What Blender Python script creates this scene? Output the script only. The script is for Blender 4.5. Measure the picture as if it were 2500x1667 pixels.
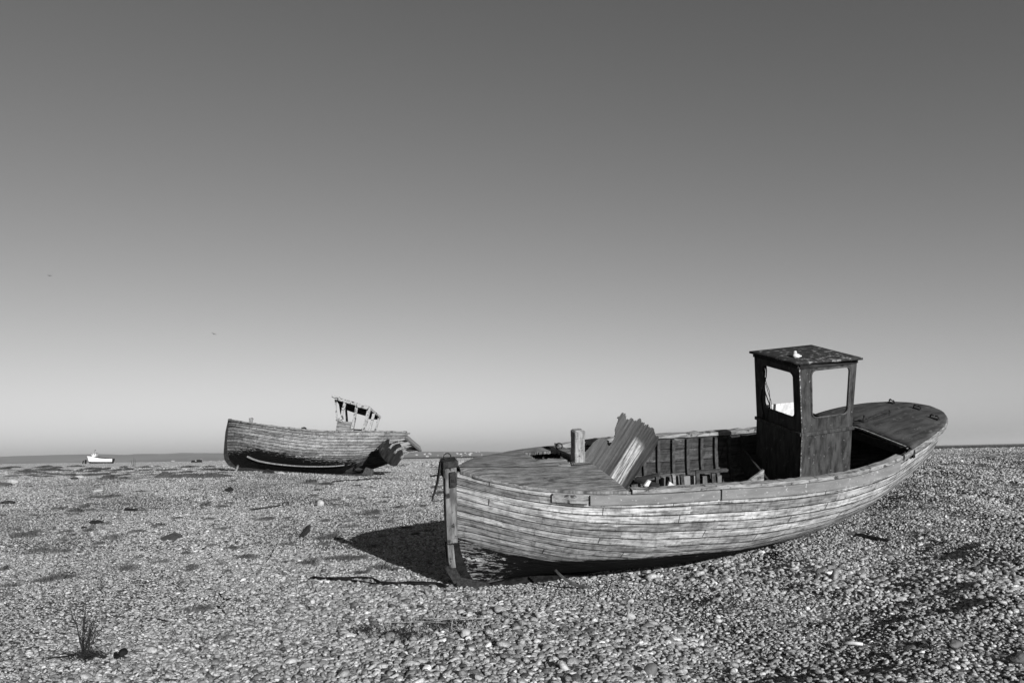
import bpy, bmesh, math, random
import numpy as np
from mathutils import Vector, Matrix
from math import radians, sin, cos, pi
sc = bpy.context.scene
for o in list(bpy.data.objects): bpy.data.objects.remove(o)
COL = sc.collection
RNG = np.random.default_rng(7)

# ------------------------------------------------------------------ camera, sky, sun, exposure
W, H, F, CZ = 2500, 1667, 2018.0, 1.6          # photo size, focal length in its pixels, eye height in metres
ROLL, HOR = math.atan(-0.022), 1109.0
PITCH = math.atan((HOR-H/2)*cos(ROLL)/F)
_f = np.array([0, cos(PITCH), sin(PITCH)]); _r = np.array([1., 0, 0]); _u = np.cross(_r, _f)
CR = cos(ROLL)*_r+sin(ROLL)*_u; CU = -sin(ROLL)*_r+cos(ROLL)*_u; CF = _f
cam = bpy.data.cameras.new('camera'); camo = bpy.data.objects.new('camera', cam); COL.objects.link(camo); sc.camera = camo
cam.sensor_width = 36; cam.lens = F/W*36; cam.clip_start = .05; cam.clip_end = 60000
camo.matrix_world = Matrix([[CR[0], CU[0], -CF[0], 0], [CR[1], CU[1], -CF[1], 0], [CR[2], CU[2], -CF[2], CZ], [0, 0, 0, 1]])
SUN_EL, SUN_AZ = radians(13.0), radians(156)    # azimuth clockwise from +Y
world = bpy.data.worlds.new("World"); sc.world = world; world.use_nodes = True
nt = world.node_tree; bg = nt.nodes['Background']
sk = nt.nodes.new('ShaderNodeTexSky'); sk.sky_type = 'NISHITA'; sk.sun_disc = False; sk.dust_density = .75
sk.sun_elevation = SUN_EL; sk.sun_rotation = SUN_AZ
vd = nt.nodes.new('ShaderNodeVectorMath'); vd.operation = 'DOT_PRODUCT'; vd.inputs[1].default_value = (.64, .44, 0)   # black-and-white film seeing red and green
def _m(op, a, b):
    n = nt.nodes.new('ShaderNodeMath'); n.operation = op; nt.links.new(a, n.inputs[0]); n.inputs[1].default_value = b; return n.outputs[0]
nt.links.new(sk.outputs[0], vd.inputs[0]); _v = _m('MINIMUM', _m('MULTIPLY', _m('POWER', _m('MULTIPLY', vd.outputs['Value'], .1), 1.24), 10.45), 14.)      # red filter contrast
nt.links.new(_v, bg.inputs[0]); bg.inputs[1].default_value = .05
sl = bpy.data.lights.new('sun', 'SUN'); so = bpy.data.objects.new('sun', sl); COL.objects.link(so)
sl.energy = 5.0; sl.angle = radians(.5); sl.color = (1, 1, 1)
sd = Vector((sin(SUN_AZ)*cos(SUN_EL), cos(SUN_AZ)*cos(SUN_EL), sin(SUN_EL)))
so.rotation_euler = sd.to_track_quat('Z', 'Y').to_euler()
sc.view_settings.view_transform = 'Standard'; sc.view_settings.look = 'None'; sc.view_settings.exposure = 1.0; sc.view_settings.gamma = 1

def ray(px, py):
    d = CF*F+CR*(px-W/2)-CU*(py-H/2); return d/np.linalg.norm(d)

# ------------------------------------------------------------------ object helpers
def tag(o, label=None, cat=None, group=None, kind=None):
    if label: o['label'] = label
    if cat: o['category'] = cat
    if group: o['group'] = group
    if kind: o['kind'] = kind
    return o
def empty(name, label, cat, M=None, group=None):
    o = bpy.data.objects.new(name, None); COL.objects.link(o); o.empty_display_size = .3
    if M is not None: o.matrix_world = M
    return tag(o, label, cat, group)
class MB:
    """collects shapes and links them as one mesh object"""
    def __init__(s): s.v = []; s.f = []; s.uv = None; s.at = {}
    def add(s, vs, fs):
        n = len(s.v); s.v += [tuple(p) for p in vs]; s.f += [tuple(i+n for i in f) for f in fs]; return s
    def box(s, c, size, M=None, taper=1.0, jit=0):
        x, y, z = [k/2 for k in size]; vs = []
        for dz in (-1, 1):
            k = 1 if dz < 0 else taper
            for dx, dy in ((-1, -1), (1, -1), (1, 1), (-1, 1)):
                p = Vector((dx*x*k, dy*y*k, dz*z))
                if jit: p += Vector(RNG.normal(0, jit, 3))
                if M is not None: p = M @ p
                vs.append(p+Vector(c))
        return s.add(vs, [(0, 3, 2, 1), (4, 5, 6, 7), (0, 1, 5, 4), (1, 2, 6, 5), (2, 3, 7, 6), (3, 0, 4, 7)])
    def bar(s, a, b, w, h, up=(0, 0, 1), w2=None, h2=None, jit=0):
        a = Vector(a); b = Vector(b); d = (b-a).normalized(); side = d.cross(Vector(up)).normalized(); u2 = side.cross(d)
        vs = []
        for p, ww, hh in ((a, w, h), (b, w2 or w, h2 or h)):
            for i, j in ((-1, -1), (1, -1), (1, 1), (-1, 1)):
                q = p+side*(i*ww/2)+u2*(j*hh/2)
                if jit: q += Vector(RNG.normal(0, jit, 3))
                vs.append(q)
        return s.add(vs, [(0, 1, 2, 3), (7, 6, 5, 4), (0, 4, 5, 1), (1, 5, 6, 2), (2, 6, 7, 3), (3, 7, 4, 0)])
    def tube(s, pts, r, n=8, r2=None, closed=False):
        pts = [Vector(p) for p in pts]; m = len(pts); rings = []
        up = Vector((0.123, .31, .94)).normalized()
        for i, p in enumerate(pts):
            a = pts[(i-1) % m] if (closed or i > 0) else p; b = pts[(i+1) % m] if (closed or i < m-1) else p
            d = (b-a).normalized(); sx = d.cross(up).normalized(); sy = sx.cross(d)
            rr = r if r2 is None else r+(r2-r)*i/(m-1)
            rings.append([p+(sx*cos(2*pi*k/n)+sy*sin(2*pi*k/n))*rr for k in range(n)])
        vs = [q for ring in rings for q in ring]; fs = []
        for i in range(m if closed else m-1):
            j = (i+1) % m
            for k in range(n): fs.append((i*n+k, i*n+(k+1) % n, j*n+(k+1) % n, j*n+k))
        if not closed: fs += [tuple(range(n))[::-1], tuple((m-1)*n+k for k in range(n))]
        return s.add(vs, fs)
    def ring(s, c, R, r, nrm=(0, 0, 1), n=20):
        q = Vector(nrm).to_track_quat('Z', 'Y'); return s.tube([Vector(c)+q @ Vector((R*cos(2*pi*k/n), R*sin(2*pi*k/n), 0)) for k in range(n)], r, 7, closed=True)
    def blob(s, c, size, seed=0, sub=2, amp=.18, rot=0, flat=None):
        bm = bmesh.new(); bmesh.ops.create_icosphere(bm, subdivisions=sub, radius=1); rg = np.random.default_rng(seed)
        K = rg.normal(0, 1, (5, 3))*1.6; ph = rg.uniform(0, 6, 5); vs = []
        for v in bm.verts:
            k = 1+amp*sum(sin(float(K[i] @ np.array(v.co))+ph[i]) for i in range(5))/2
            p = Vector((v.co.x*size[0]*k, v.co.y*size[1]*k, v.co.z*size[2]*k)); p.rotate(Matrix.Rotation(rot, 3, 'Z')); vs.append(p+Vector(c))
        fs = [tuple(v.index for v in f.verts) for f in bm.faces]; bm.free(); return s.add(vs, fs)
    def build(s, name, mat, parent=None, bevel=0, smooth=False, solid=0, uv=None, attrs=None, label=None):
        me = bpy.data.meshes.new(name); me.from_pydata(s.v, [], s.f)
        if uv is not None:
            l = me.uv_layers.new(name='UVMap'); vi = np.zeros(len(me.loops), int); me.loops.foreach_get('vertex_index', vi)
            l.data.foreach_set('uv', np.asarray(uv, float)[vi].ravel())
        for k, a in (attrs or {}).items():
            at = me.attributes.new(k, 'FLOAT', 'POINT'); at.data.foreach_set('value', np.asarray(a, float))
        me.materials.append(mat); me.validate(); me.update()
        if smooth: me.polygons.foreach_set('use_smooth', [True]*len(me.polygons))
        o = bpy.data.objects.new(name, me); COL.objects.link(o)
        if parent is not None: o.parent = parent
        if solid: md = o.modifiers.new('solid', 'SOLIDIFY'); md.thickness = solid; md.offset = 0
        if bevel: md = o.modifiers.new('bevel', 'BEVEL'); md.width = bevel; md.segments = 2; md.limit_method = 'ANGLE'
        if label: o['label'] = label
        return o

# ------------------------------------------------------------------ material helpers
ALB = .55
class Mat:
    def __init__(s, name, rough=.8, spec=.1):
        s.m = bpy.data.materials.new(name); s.m.use_nodes = True; s.nt = s.m.node_tree; s.b = s.nt.nodes['Principled BSDF']
        s.b.inputs['Roughness'].default_value = rough; s.b.inputs['Specular IOR Level'].default_value = spec
        s.tc = s.nt.nodes.new('ShaderNodeTexCoord')
    def n(s, t): return s.nt.nodes.new(t)
    def l(s, a, b): s.nt.links.new(a, b)
    def put(s, sock, v):
        if isinstance(v, bpy.types.NodeSocket): s.l(v, sock)
        elif v is not None: sock.default_value = v
    def math(s, op, a, b=0, c=None, clamp=False):
        n = s.n('ShaderNodeMath'); n.operation = op; n.use_clamp = clamp; s.put(n.inputs[0], a); s.put(n.inputs[1], b)
        if c is not None: s.put(n.inputs[2], c)
        return n.outputs[0]
    def vec(s, x, y, z=0):
        n = s.n('ShaderNodeCombineXYZ'); s.put(n.inputs[0], x); s.put(n.inputs[1], y); s.put(n.inputs[2], z); return n.outputs[0]
    def sep(s, v):
        n = s.n('ShaderNodeSeparateXYZ'); s.l(v, n.inputs[0]); return n.outputs
    def scale(s, v, sc_):
        n = s.n('ShaderNodeMapping'); s.l(v, n.inputs[0]); n.inputs['Scale'].default_value = sc_ if hasattr(sc_, '__len__') else (sc_,)*3; return n.outputs[0]
    def noise(s, v, scale=5, det=4, rough=.6, dist=0):
        n = s.n('ShaderNodeTexNoise'); s.l(v, n.inputs['Vector']); n.inputs['Scale'].default_value = scale; n.inputs['Detail'].default_value = det
        n.inputs['Roughness'].default_value = rough; n.inputs['Distortion'].default_value = dist; return n.outputs[0]
    def white(s, v):
        n = s.n('ShaderNodeTexWhiteNoise'); n.noise_dimensions = '3D'; s.l(v, n.inputs['Vector']); return n.outputs['Value']
    def vor(s, v, scale, feat='F1', out='Distance'):
        n = s.n('ShaderNodeTexVoronoi'); n.feature = feat; s.l(v, n.inputs['Vector']); n.inputs['Scale'].default_value = scale; return n.outputs[out]
    def step(s, v, a, b, lo=0., hi=1.):          # smooth ramp from lo at a to hi at b
        n = s.n('ShaderNodeMapRange'); n.interpolation_type = 'SMOOTHSTEP'; s.put(n.inputs[0], v)
        for i, k in enumerate((a, b, lo, hi)): s.put(n.inputs[i+1], k)
        return n.outputs[0]
    def mix(s, f, a, b):                         # float mix
        n = s.n('ShaderNodeMix'); n.data_type = 'FLOAT'; s.put(n.inputs[0], f); s.put(n.inputs[2], a); s.put(n.inputs[3], b); return n.outputs[0]
    def attr(s, name):
        n = s.n('ShaderNodeAttribute'); n.attribute_name = name; return n.outputs['Fac']
    def color(s, v):
        v = s.math('MULTIPLY', v, ALB)
        n = s.n('ShaderNodeCombineColor'); [s.put(n.inputs[i], v) for i in range(3)]; s.l(n.outputs[0], s.b.inputs['Base Color'])
    def bump(s, h, dist=.01, strength=1.):
        n = s.n('ShaderNodeBump'); s.l(h, n.inputs['Height']); n.inputs['Distance'].default_value = dist; n.inputs['Strength'].default_value = strength
        s.l(n.outputs[0], s.b.inputs['Normal'])

def simple(name, lo, hi, sc_=(8, 8, 8), rough=.8, bump=.004, spots=None, spec=.1, contrast=(.3, .7)):
    m = Mat(name, rough, spec); v = m.scale(m.tc.outputs['Object'], sc_)
    n1 = m.noise(v, 1, 6, .65); c = m.step(n1, contrast[0], contrast[1], lo, hi)
    if spots:                                    # (amount, value)
        n2 = m.noise(m.tc.outputs['Object'], spots[2] if len(spots) > 2 else 25, 5, .7); f = m.step(n2, 1-spots[0]-.03, 1-spots[0]+.03)
        c = m.mix(f, c, spots[1])
    m.color(c); m.bump(n1, bump); return m.m

def hull_mat(name, base=(.16, .36), bw=.16, tarn=.16, tarv=.0035, plank=2.3, dark=.05, flake=True, seam=.055, hbump=.006, darken=1.0):
    m = Mat(name, .85, .05); uv = m.n('ShaderNodeUVMap').outputs[0]; U, V, _ = m.sep(uv)
    idx = m.math('FLOOR', V); f = m.math('FRACT', V)
    r1 = m.white(m.vec(idx, 3.3, 1.7)); pi_ = m.math('DIVIDE', m.math('ADD', U, m.math('MULTIPLY', r1, 7.)), plank)
    pidx = m.math('FLOOR', pi_); pf = m.math('FRACT', pi_)
    tone = m.white(m.vec(idx, pidx, 9.1))
    obj = m.tc.outputs['Object']
    g1 = m.noise(m.vec(m.math('ADD', m.math('MULTIPLY', U, 1.7), m.math('MULTIPLY', tone, 31)), m.math('MULTIPLY', V, 2.6), 0), 1.6, 8, .7)      # paint patches stretched along the plank
    g2 = m.noise(m.vec(m.math('MULTIPLY', U, 7), m.math('MULTIPLY', V, 22), idx), 1.0, 5, .7)                                                      # grain
    g3 = m.noise(obj, 2.6, 5, .62)                                                                                                            # big weathering
    g4 = m.noise(m.vec(m.math('MULTIPLY', U, 16), m.math('MULTIPLY', V, 1.1), 4.), 1., 4, .6)                                                       # downward runs
    wood = m.mix(m.step(g1, .34, .66), base[0], base[1])
    wood = m.math('MULTIPLY', wood, m.step(tone, 0, 1, .6, 1.22))
    wood = m.math('MULTIPLY', wood, m.step(g3, .3, .7, .72, 1.2))
    wood = m.math('MULTIPLY', wood, m.step(g2, .25, .75, .84, 1.14))
    wood = m.math('MULTIPLY', wood, m.step(g4, .32, .55, .62, 1.05))
    pale = m.step(m.noise(m.vec(m.math('MULTIPLY', U, 2.6), m.math('MULTIPLY', V, 2.2), 8.), 1., 8, .72), .60, .65)
    wood = m.mix(m.math('MULTIPLY', pale, .8), wood, min(base[1]*1.75, .7))
    drk = m.step(m.noise(m.vec(m.math('MULTIPLY', U, 1.9), m.math('MULTIPLY', V, 2.4), 18.), 1., 8, .72), .535, .625)
    wood = m.mix(m.math('MULTIPLY', drk, .7), wood, dark)
    # seams, butts, nails
    wob = m.math('MULTIPLY', m.math('SUBTRACT', m.noise(m.vec(m.math('MULTIPLY', U, 9), V, 0), 1, 3), .5), seam*1.1)
    e = m.math('MINIMUM', f, m.math('SUBTRACT', 1., f)); e = m.math('ADD', e, wob)
    ew = m.math('ADD', m.math('MULTIPLY', m.noise(m.vec(m.math('MULTIPLY', U, 1.1), m.math('FLOOR', m.math('ADD', V, .5)), 6.), 1, 3, .6), 2.2), -.35)
    sm = m.step(m.math('DIVIDE', e, m.math('MAXIMUM', ew, .2)), seam*.35, seam*1.25, 1, 0)
    bt = m.step(m.math('ABSOLUTE', m.math('SUBTRACT', pf, .5)), .0018, .0036, 1, 0); bt = m.math('MULTIPLY', bt, m.math('GREATER_THAN', tone, .35))
    nu = m.math('FRACT', m.math('MULTIPLY', U, 1/.19)); nd = m.math('POWER', m.math('ADD', m.math('POWER', m.math('MULTIPLY', m.math('SUBTRACT', nu, .5), .19), 2), m.math('POWER', m.math('MULTIPLY', m.math('SUBTRACT', f, .84), bw), 2)), .5)
    nail = m.math('MULTIPLY', m.step(nd, .004, .009, 1, 0), m.math('GREATER_THAN', m.white(m.vec(idx, m.math('FLOOR', m.math('MULTIPLY', U, 1/.19)), 2.)), .3))
    gap = m.math('MAXIMUM', m.math('MAXIMUM', sm, m.math('MULTIPLY', bt, .8)), m.math('MULTIPLY', nail, .75))
    # tarred bottom
    tar = m.attr('tar'); tn = m.noise(m.vec(m.math('MULTIPLY', U, 3.2), m.math('MULTIPLY', V, 2.1), 4.), 1.3, 8, .74); edge = m.math('ADD', tar, m.math('MULTIPLY', m.math('SUBTRACT', tn, .5), tarn))
    tm = m.step(edge, -.012, .012)
    if flake:
        fl = m.noise(m.vec(m.math('MULTIPLY', U, 5), m.math('MULTIPLY', V, 1.1), 11.), 1.6, 8, .74)
        near = m.step(U, .25, 1.25, .49, .68); fm = m.step(fl, near, m.math('ADD', near, .03)); tm = m.math('MULTIPLY', tm, m.math('SUBTRACT', 1., m.math('MULTIPLY', fm, .9)))
    col = m.mix(tm, wood, m.step(g1, .3, .75, tarv*.4, tarv*5)); col = m.mix(m.math('MULTIPLY', gap, .93), col, .008)
    if darken != 1: col = m.math('MULTIPLY', col, darken)
    m.color(col)
    hgt = m.math('SUBTRACT', m.math('ADD', m.math('MULTIPLY', g2, .5), m.math('MULTIPLY', g1, .5)), gap); m.bump(hgt, hbump)
    return m.m

M_HULL = hull_mat('weathered_planking', (.16, .58), seam=.09, hbump=.006)
M_HULL2 = hull_mat('tarred_planking', (.2, .42), tarv=.003, plank=2.2, flake=False, seam=.12, hbump=.012, tarn=1.5)
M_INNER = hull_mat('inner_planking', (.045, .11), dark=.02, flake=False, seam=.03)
M_TIMBER = simple('grey_timber', .09, .36, (3, 24, 24), bump=.004, spots=(.36, .04, 9))
M_POST = simple('post_timber', .14, .42, (26, 26, 4), bump=.006, spots=(.38, .06, 14))
M_STEM = simple('stem_timber', .07, .25, (20, 20, 3.5), bump=.006, spots=(.40, .03, 9))
M_CAP = simple('cap_timber', .10, .40, (4, 22, 22), bump=.005, spots=(.42, .06, 8))
M_BAND = simple('painted_band', .17, .26, (2, 9, 9), bump=.003, spots=(.37, .45, 19))
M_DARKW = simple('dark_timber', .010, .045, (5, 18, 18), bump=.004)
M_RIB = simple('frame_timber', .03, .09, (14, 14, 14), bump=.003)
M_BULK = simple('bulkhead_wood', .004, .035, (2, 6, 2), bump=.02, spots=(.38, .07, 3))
M_DECK = simple('deck_boards', .07, .25, (4.5, 16, 10), bump=.004, spots=(.40, .03, 3.2))
M_AFT = simple('aft_deck_paint', .035, .10, (3, 9, 3), bump=.003, spots=(.37, .15, 8), rough=.7)
M_WHEEL = simple('wheelhouse_paint', .016, .075, (16, 16, 4.0), bump=.003, spots=(.345, .2, 17), rough=.6)
M_BEAD = simple('window_beading', .035, .13, (9, 9, 9), bump=.003)
M_EDGE = simple('worn_corner', .02, .12, (20, 20, 20), spots=(.42, .45, 30))
M_ROOF = simple('roof_felt', .02, .05, (14, 14, 14), bump=.005, spots=(.41, .24, 11))
M_IRON = simple('rusty_iron', .012, .045, (30, 30, 30), rough=.7, bump=.003)
M_BLACK = simple('black_rubber', .004, .022, (12, 12, 12), bump=.01, spec=.03)
M_WHITE = simple('white_paint', .45, .8, (9, 9, 9), bump=.002, spots=(.36, .15, 9))
M_FLAKY = simple('flaking_white_paint', .25, .68, (7, 7, 7), bump=.004, spots=(.45, .06, 7))
M_CHALK = simple('pale_stone', .26, .5, (7, 7, 7), bump=.02)
M_GREYST = simple('grey_stone', .08, .17, (7, 7, 7), bump=.02)
M_DARKST = simple('dark_slab', .02, .05, (9, 9, 9), bump=.01)
M_STALK = simple('dry_stalk', .22, .42, (9, 9, 9))
M_TWIG = simple('dark_twig', .008, .03, (9, 9, 9))
M_GRASS = simple('salt_grass', .08, .2, (3, 3, 3))
M_NET = simple('old_netting', .08, .28, (14, 14, 14), bump=.05)
M_BIRD = simple('gull_feathers', .12, .25, (9, 9, 9))

# ------------------------------------------------------------------ ground
_cp = [(0, 6, 0), (1250, 6, -.03), (2500, 6, .06), (0, 9, 0), (700, 9, 0), (1300, 9.3, -.06), (1900, 9, .0), (2450, 9, .14),
       (1130, 10.8, -.115), (1230, 10.7, -.13), (1350, 10.7, -.145), (1560, 10.5, -.12), (1750, 11, -.04), (1920, 11.6, .09), (2080, 12.4, .23), (2160, 13.2, .34), (2400, 12.5, .33), (1400, 13, .0), (1700, 14, .2),
       (500, 12, 0), (0, 12, 0), (850, 15, .0), (1050, 12.5, -.06), (300, 18, .1), (900, 20, .12), (1300, 20, .25),
       (0, 28, .4), (600, 28, .38), (1100, 28, .38), (0, 40, .78), (400, 40, .85), (560, 43, 1.05), (700, 43, .95), (830, 41, .75), (920, 40.5, .66), (1100, 42, .68), (1300, 42, .75),
       (0, 60, .95), (500, 60, 1.02), (800, 55, .9), (1050, 60, .85), (0, 100, 1.05), (500, 100, 1.05), (1050, 110, .95), (1400, 110, 1.0),
       (0, 260, 1.6), (240, 260, 1.63), (500, 300, 1.2), (1050, 235, .95), (0, 420, 2.4), (240, 420, 2.1), (480, 420, 1.35), (1050, 400, .8),
       (1800, 30, .8), (2200, 20, .72), (2450, 20, .72), (2250, 60, 1.15), (2450, 60, 1.2), (2250, 150, .9), (2250, 400, 0.), (1600, 400, .5)]
_K = 3.2
def _q(x, y):
    y = np.maximum(y, 3.); a = np.clip(x/(y+4), -.85, .95)
    return np.stack([a*_K, np.log(y+4)*1.6], -1)
_C = np.array([_q(np.array((p-1250)/F*d), np.array(float(d))) for p, d, z in _cp]); _Z = np.array([c[2] for c in _cp])
def _phi(r2): return .5*r2*np.log(r2+1e-9)
_A = _phi(((_C[:, None]-_C[None])**2).sum(-1))+1e-3*np.eye(len(_C)); _P = np.hstack([np.ones((len(_C), 1)), _C])
_S = np.linalg.solve(np.block([[_A, _P], [_P.T, np.zeros((3, 3))]]), np.concatenate([_Z, np.zeros(3)]))
_wr = np.random.default_rng(3); _WK = [(_wr.uniform(0, 2*pi), _wr.uniform(0, 6.3), l) for l in (.55, .7, .9, 1.2, 1.6, 2.3, 3.5, 6, .62, 1.05, 1.9)]
def gz(x, y, micro=True):
    x = np.asarray(x, float); y = np.asarray(y, float); q = _q(x, y).reshape(-1, 2)
    out = np.empty(len(q))
    for i in range(0, len(q), 40000):
        s = q[i:i+40000]; out[i:i+40000] = _phi(((s[:, None]-_C[None])**2).sum(-1)) @ _S[:len(_C)]+_S[len(_C)]+s @ _S[len(_C)+1:]
    z = out.reshape(x.shape)
    if micro:
        rt = np.clip((x/(np.maximum(y, 3)+2)+.02)*3.6, .14, 1.)         # rougher shingle towards the sea side
        w = 0
        for a, ph, l in _WK: w = w+sin(1)*np.sin((x*cos(a)+y*sin(a))*2*pi/l+ph+.8*np.sin((x*sin(a)-y*cos(a))*2.1/l))*l**.75
        z = z+w*.0175*rt*np.clip(1-(y-25)/60, .15, 1)
    return z
def gp(px, py, micro=True, zoff=0):          # where the sight line through a photo pixel meets the beach
    d = ray(px, py); ts = np.exp(np.linspace(math.log(3), math.log(900), 500)); P = d[None]*ts[:, None]
    g = gz(P[:, 0], P[:, 1], False); h = P[:, 2]+CZ-g; k = np.argmax(h < 0)
    if h.min() > 0: k = len(ts)-1
    t0, t1 = ts[max(k-1, 0)], ts[k]; a, b = h[max(k-1, 0)], h[k]; t = t0+(t1-t0)*(a/(a-b) if a != b else 0)
    p = d*t; return Vector((p[0], p[1], float(gz(p[0], p[1], micro))+zoff))

def shore(a):                                 # distance to the shore by bearing x/y
    px = a*F+1250; return np.interp(px, [-1500, 0, 300, 480, 800, 1080, 1400, 2100, 2300, 4000], [520, 520, 540, 600, 330, 235, 220, 200, 150, 150])
nu, nv = 620, 620
la = np.linspace(-2.4, 2.4, nu); a_ = np.sign(la)*np.abs(la/2.4)**1.35*2.4; yy = -9+np.exp(np.linspace(math.log(3), math.log(700+9), nv))
AA, YY = np.meshgrid(a_, yy); XX = AA*(YY+13)
ZZ = gz(XX, YY); br = XX/np.maximum(YY, 3); sh = shore(br)
ZZ = ZZ-np.clip((np.hypot(XX*.2, YY)-sh)/25, 0, 1)**1.0*6.0
vv = np.stack([XX, YY, ZZ], -1).reshape(-1, 3); ii = np.arange(nu*nv).reshape(nv, nu)
ff = np.stack([ii[:-1, :-1], ii[:-1, 1:], ii[1:, 1:], ii[1:, :-1]], -1).reshape(-1, 4)
me = bpy.data.meshes.new('shingle_beach'); me.from_pydata(vv.tolist(), [], ff.tolist()); me.polygons.foreach_set('use_smooth', [True]*len(ff))
m = Mat('shingle', .75, .2); P3 = m.tc.outputs['Object']
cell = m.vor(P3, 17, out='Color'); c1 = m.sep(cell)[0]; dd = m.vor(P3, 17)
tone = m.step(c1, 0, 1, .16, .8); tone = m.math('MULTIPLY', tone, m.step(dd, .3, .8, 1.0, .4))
cell2 = m.sep(m.vor(P3, 5.5, out='Color'))[1]; tone = m.math('MULTIPLY', tone, m.step(cell2, 0, 1, .7, 1.3))
big = m.noise(P3, .16, 6, .65); mid = m.noise(P3, 1.1, 5, .65)
tone = m.math('MULTIPLY', tone, m.step(mid, .3, .7, .85, 1.12)); tone = m.math('MULTIPLY', tone, m.step(big, .35, .65, .88, 1.1))
px_, py_, pz_ = m.sep(P3)
far = m.step(py_, 38, 50); veg = m.step(m.noise(m.scale(P3, (.22, .09, 1)), 1.0, 7, .72, 1.5), .44, .56)
left = m.step(m.math('DIVIDE', px_, m.math('ADD', py_, 1.)), -.28, -.36)
fv = m.math('MULTIPLY', m.math('MULTIPLY', far, left), m.step(py_, 130, 80)); tone = m.mix(m.math('MULTIPLY', m.math('MULTIPLY', fv, veg), .75), tone, .075)
tone = m.math('MULTIPLY', m.math('MULTIPLY', tone, m.step(py_, 24, 60, .35, 1.5)), m.step(py_, 70, 125, 1., 1.45))  # shade between near stones and sunlit look of far ones painted into tone
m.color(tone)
hb = m.math('ADD', m.math('MULTIPLY', m.math('SUBTRACT', 1., dd), .7), m.math('MULTIPLY', cell2, .6)); m.bump(hb, .018)
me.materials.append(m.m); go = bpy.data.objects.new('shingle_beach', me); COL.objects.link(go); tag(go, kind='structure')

# sea
me = bpy.data.meshes.new('sea'); me.from_pydata([(-30000, -3000, -2.6), (30000, -3000, -2.6), (30000, 40000, -2.6), (-30000, 40000, -2.6)], [], [(0, 1, 2, 3)])
m = Mat('sea_water', .9, .0); v = m.tc.outputs['Object']; wv = m.noise(m.scale(v, (.03, .12, 1)), 1, 5, .6); m.color(m.step(wv, .3, .7, .015, .03)); m.bump(wv, .5)
me.materials.append(m.m); o = bpy.data.objects.new('sea', me); COL.objects.link(o); tag(o, kind='structure')

# far hills across the bay: ridge heights read against the horizon
hx = [-900, -300, 0, 126, 238, 310, 335, 400, 447, 475, 560, 700, 850, 1000, 1100, 1180, 1235, 1275, 1330]
ht = [30, 26, 22.5, 24, 23.5, 20, 22, 21, 22.5, 21, 18.5, 17, 15, 13, 11, 9.5, 6.5, 3, .2]
D = 8000.; vs = []; fs = []; NX, NY = 260, 14
hr = np.random.default_rng(5)
jag = np.convolve(hr.normal(0, 1, NX+20), np.ones(9)/9, 'same')[10:-10]
for j in range(NY):
    for i in range(NX):
        px = -900+i*(1330+900)/(NX-1); h = np.interp(px, hx, ht)/F*D; k = j/(NY-1)
        d = D+(k-1)*1500 if k < 1 else D
        prof = sin(k*pi/2)**.8
        z = -2.7+h*(prof*(.86+.12*sin(i*.21+j*.9)*(1-k)+.05*sin(i*.05+j)*(1-k))+(.14*prof if k > .8 else 0))+jag[i]*2.0*k*min(1, h/20)
        vs.append(((px-1250)/F*d, d, z))
for j in range(NY-1):
    for i in range(NX-1): fs.append((j*NX+i, j*NX+i+1, (j+1)*NX+i+1, (j+1)*NX+i))
n0 = len(vs)
for i in range(NX): x, y, z = vs[(NY-1)*NX+i]; vs.append((x*1.25, y*1.25, -3))
for i in range(NX-1): fs.append(((NY-1)*NX+i, (NY-1)*NX+i+1, n0+i+1, n0+i))
me = bpy.data.meshes.new('hills'); me.from_pydata(vs, [], fs); me.polygons.foreach_set('use_smooth', [True]*len(fs))
m = Mat('hill_fields', .95, 0); n1 = m.vor(m.scale(m.tc.outputs['Object'], (.0022, .004, .02)), 1, out='Color'); n2 = m.noise(m.scale(m.tc.outputs['Object'], .004), 1, 5)
m.color(m.math('MULTIPLY', m.step(m.sep(n1)[0], 0, 1, .05, .17), m.step(n2, .3, .7, .7, 1.2))); me.materials.append(m.m)
o = bpy.data.objects.new('hills', me); COL.objects.link(o); tag(o, kind='structure')
# houses of the far town
hb_ = MB(); hb_.add([(-1, -1, 0), (1, -1, 0), (1, 1, 0), (-1, 1, 0), (-1, -1, 1), (1, -1, 1), (1, 1, 1), (-1, 1, 1), (-1, 0, 1.5), (1, 0, 1.5)], [(0, 1, 5, 4), (1, 2, 6, 5), (2, 3, 7, 6), (3, 0, 4, 7), (4, 5, 9, 8), (6, 7, 8, 9), (5, 6, 9), (7, 4, 8)])
house = hb_.build('house', M_WHITE); tag(house, 'tiny white house of the distant town at the foot of the far hills', 'house', 'white houses of the town across the bay')
hr = np.random.default_rng(12)
spots_ = list(hr.uniform(440, 552, 26))+list(hr.uniform(1010, 1180, 22))+list(hr.uniform(415, 440, 3))+[100, 408, 424]
for i, px in enumerate(spots_):
    o = house if i == 0 else house.copy()
    if i: COL.objects.link(o)
    up = max(0, hr.normal(4.0, 2.6)); d = D-1500*max(.35, 1-up/20)-60
    o.location = ((px-1250)/F*d, d, -2.7+up/F*D*.9); s = hr.uniform(3, 6); o.scale = (s*hr.uniform(1, 2.4), s, s*1.0)

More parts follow.
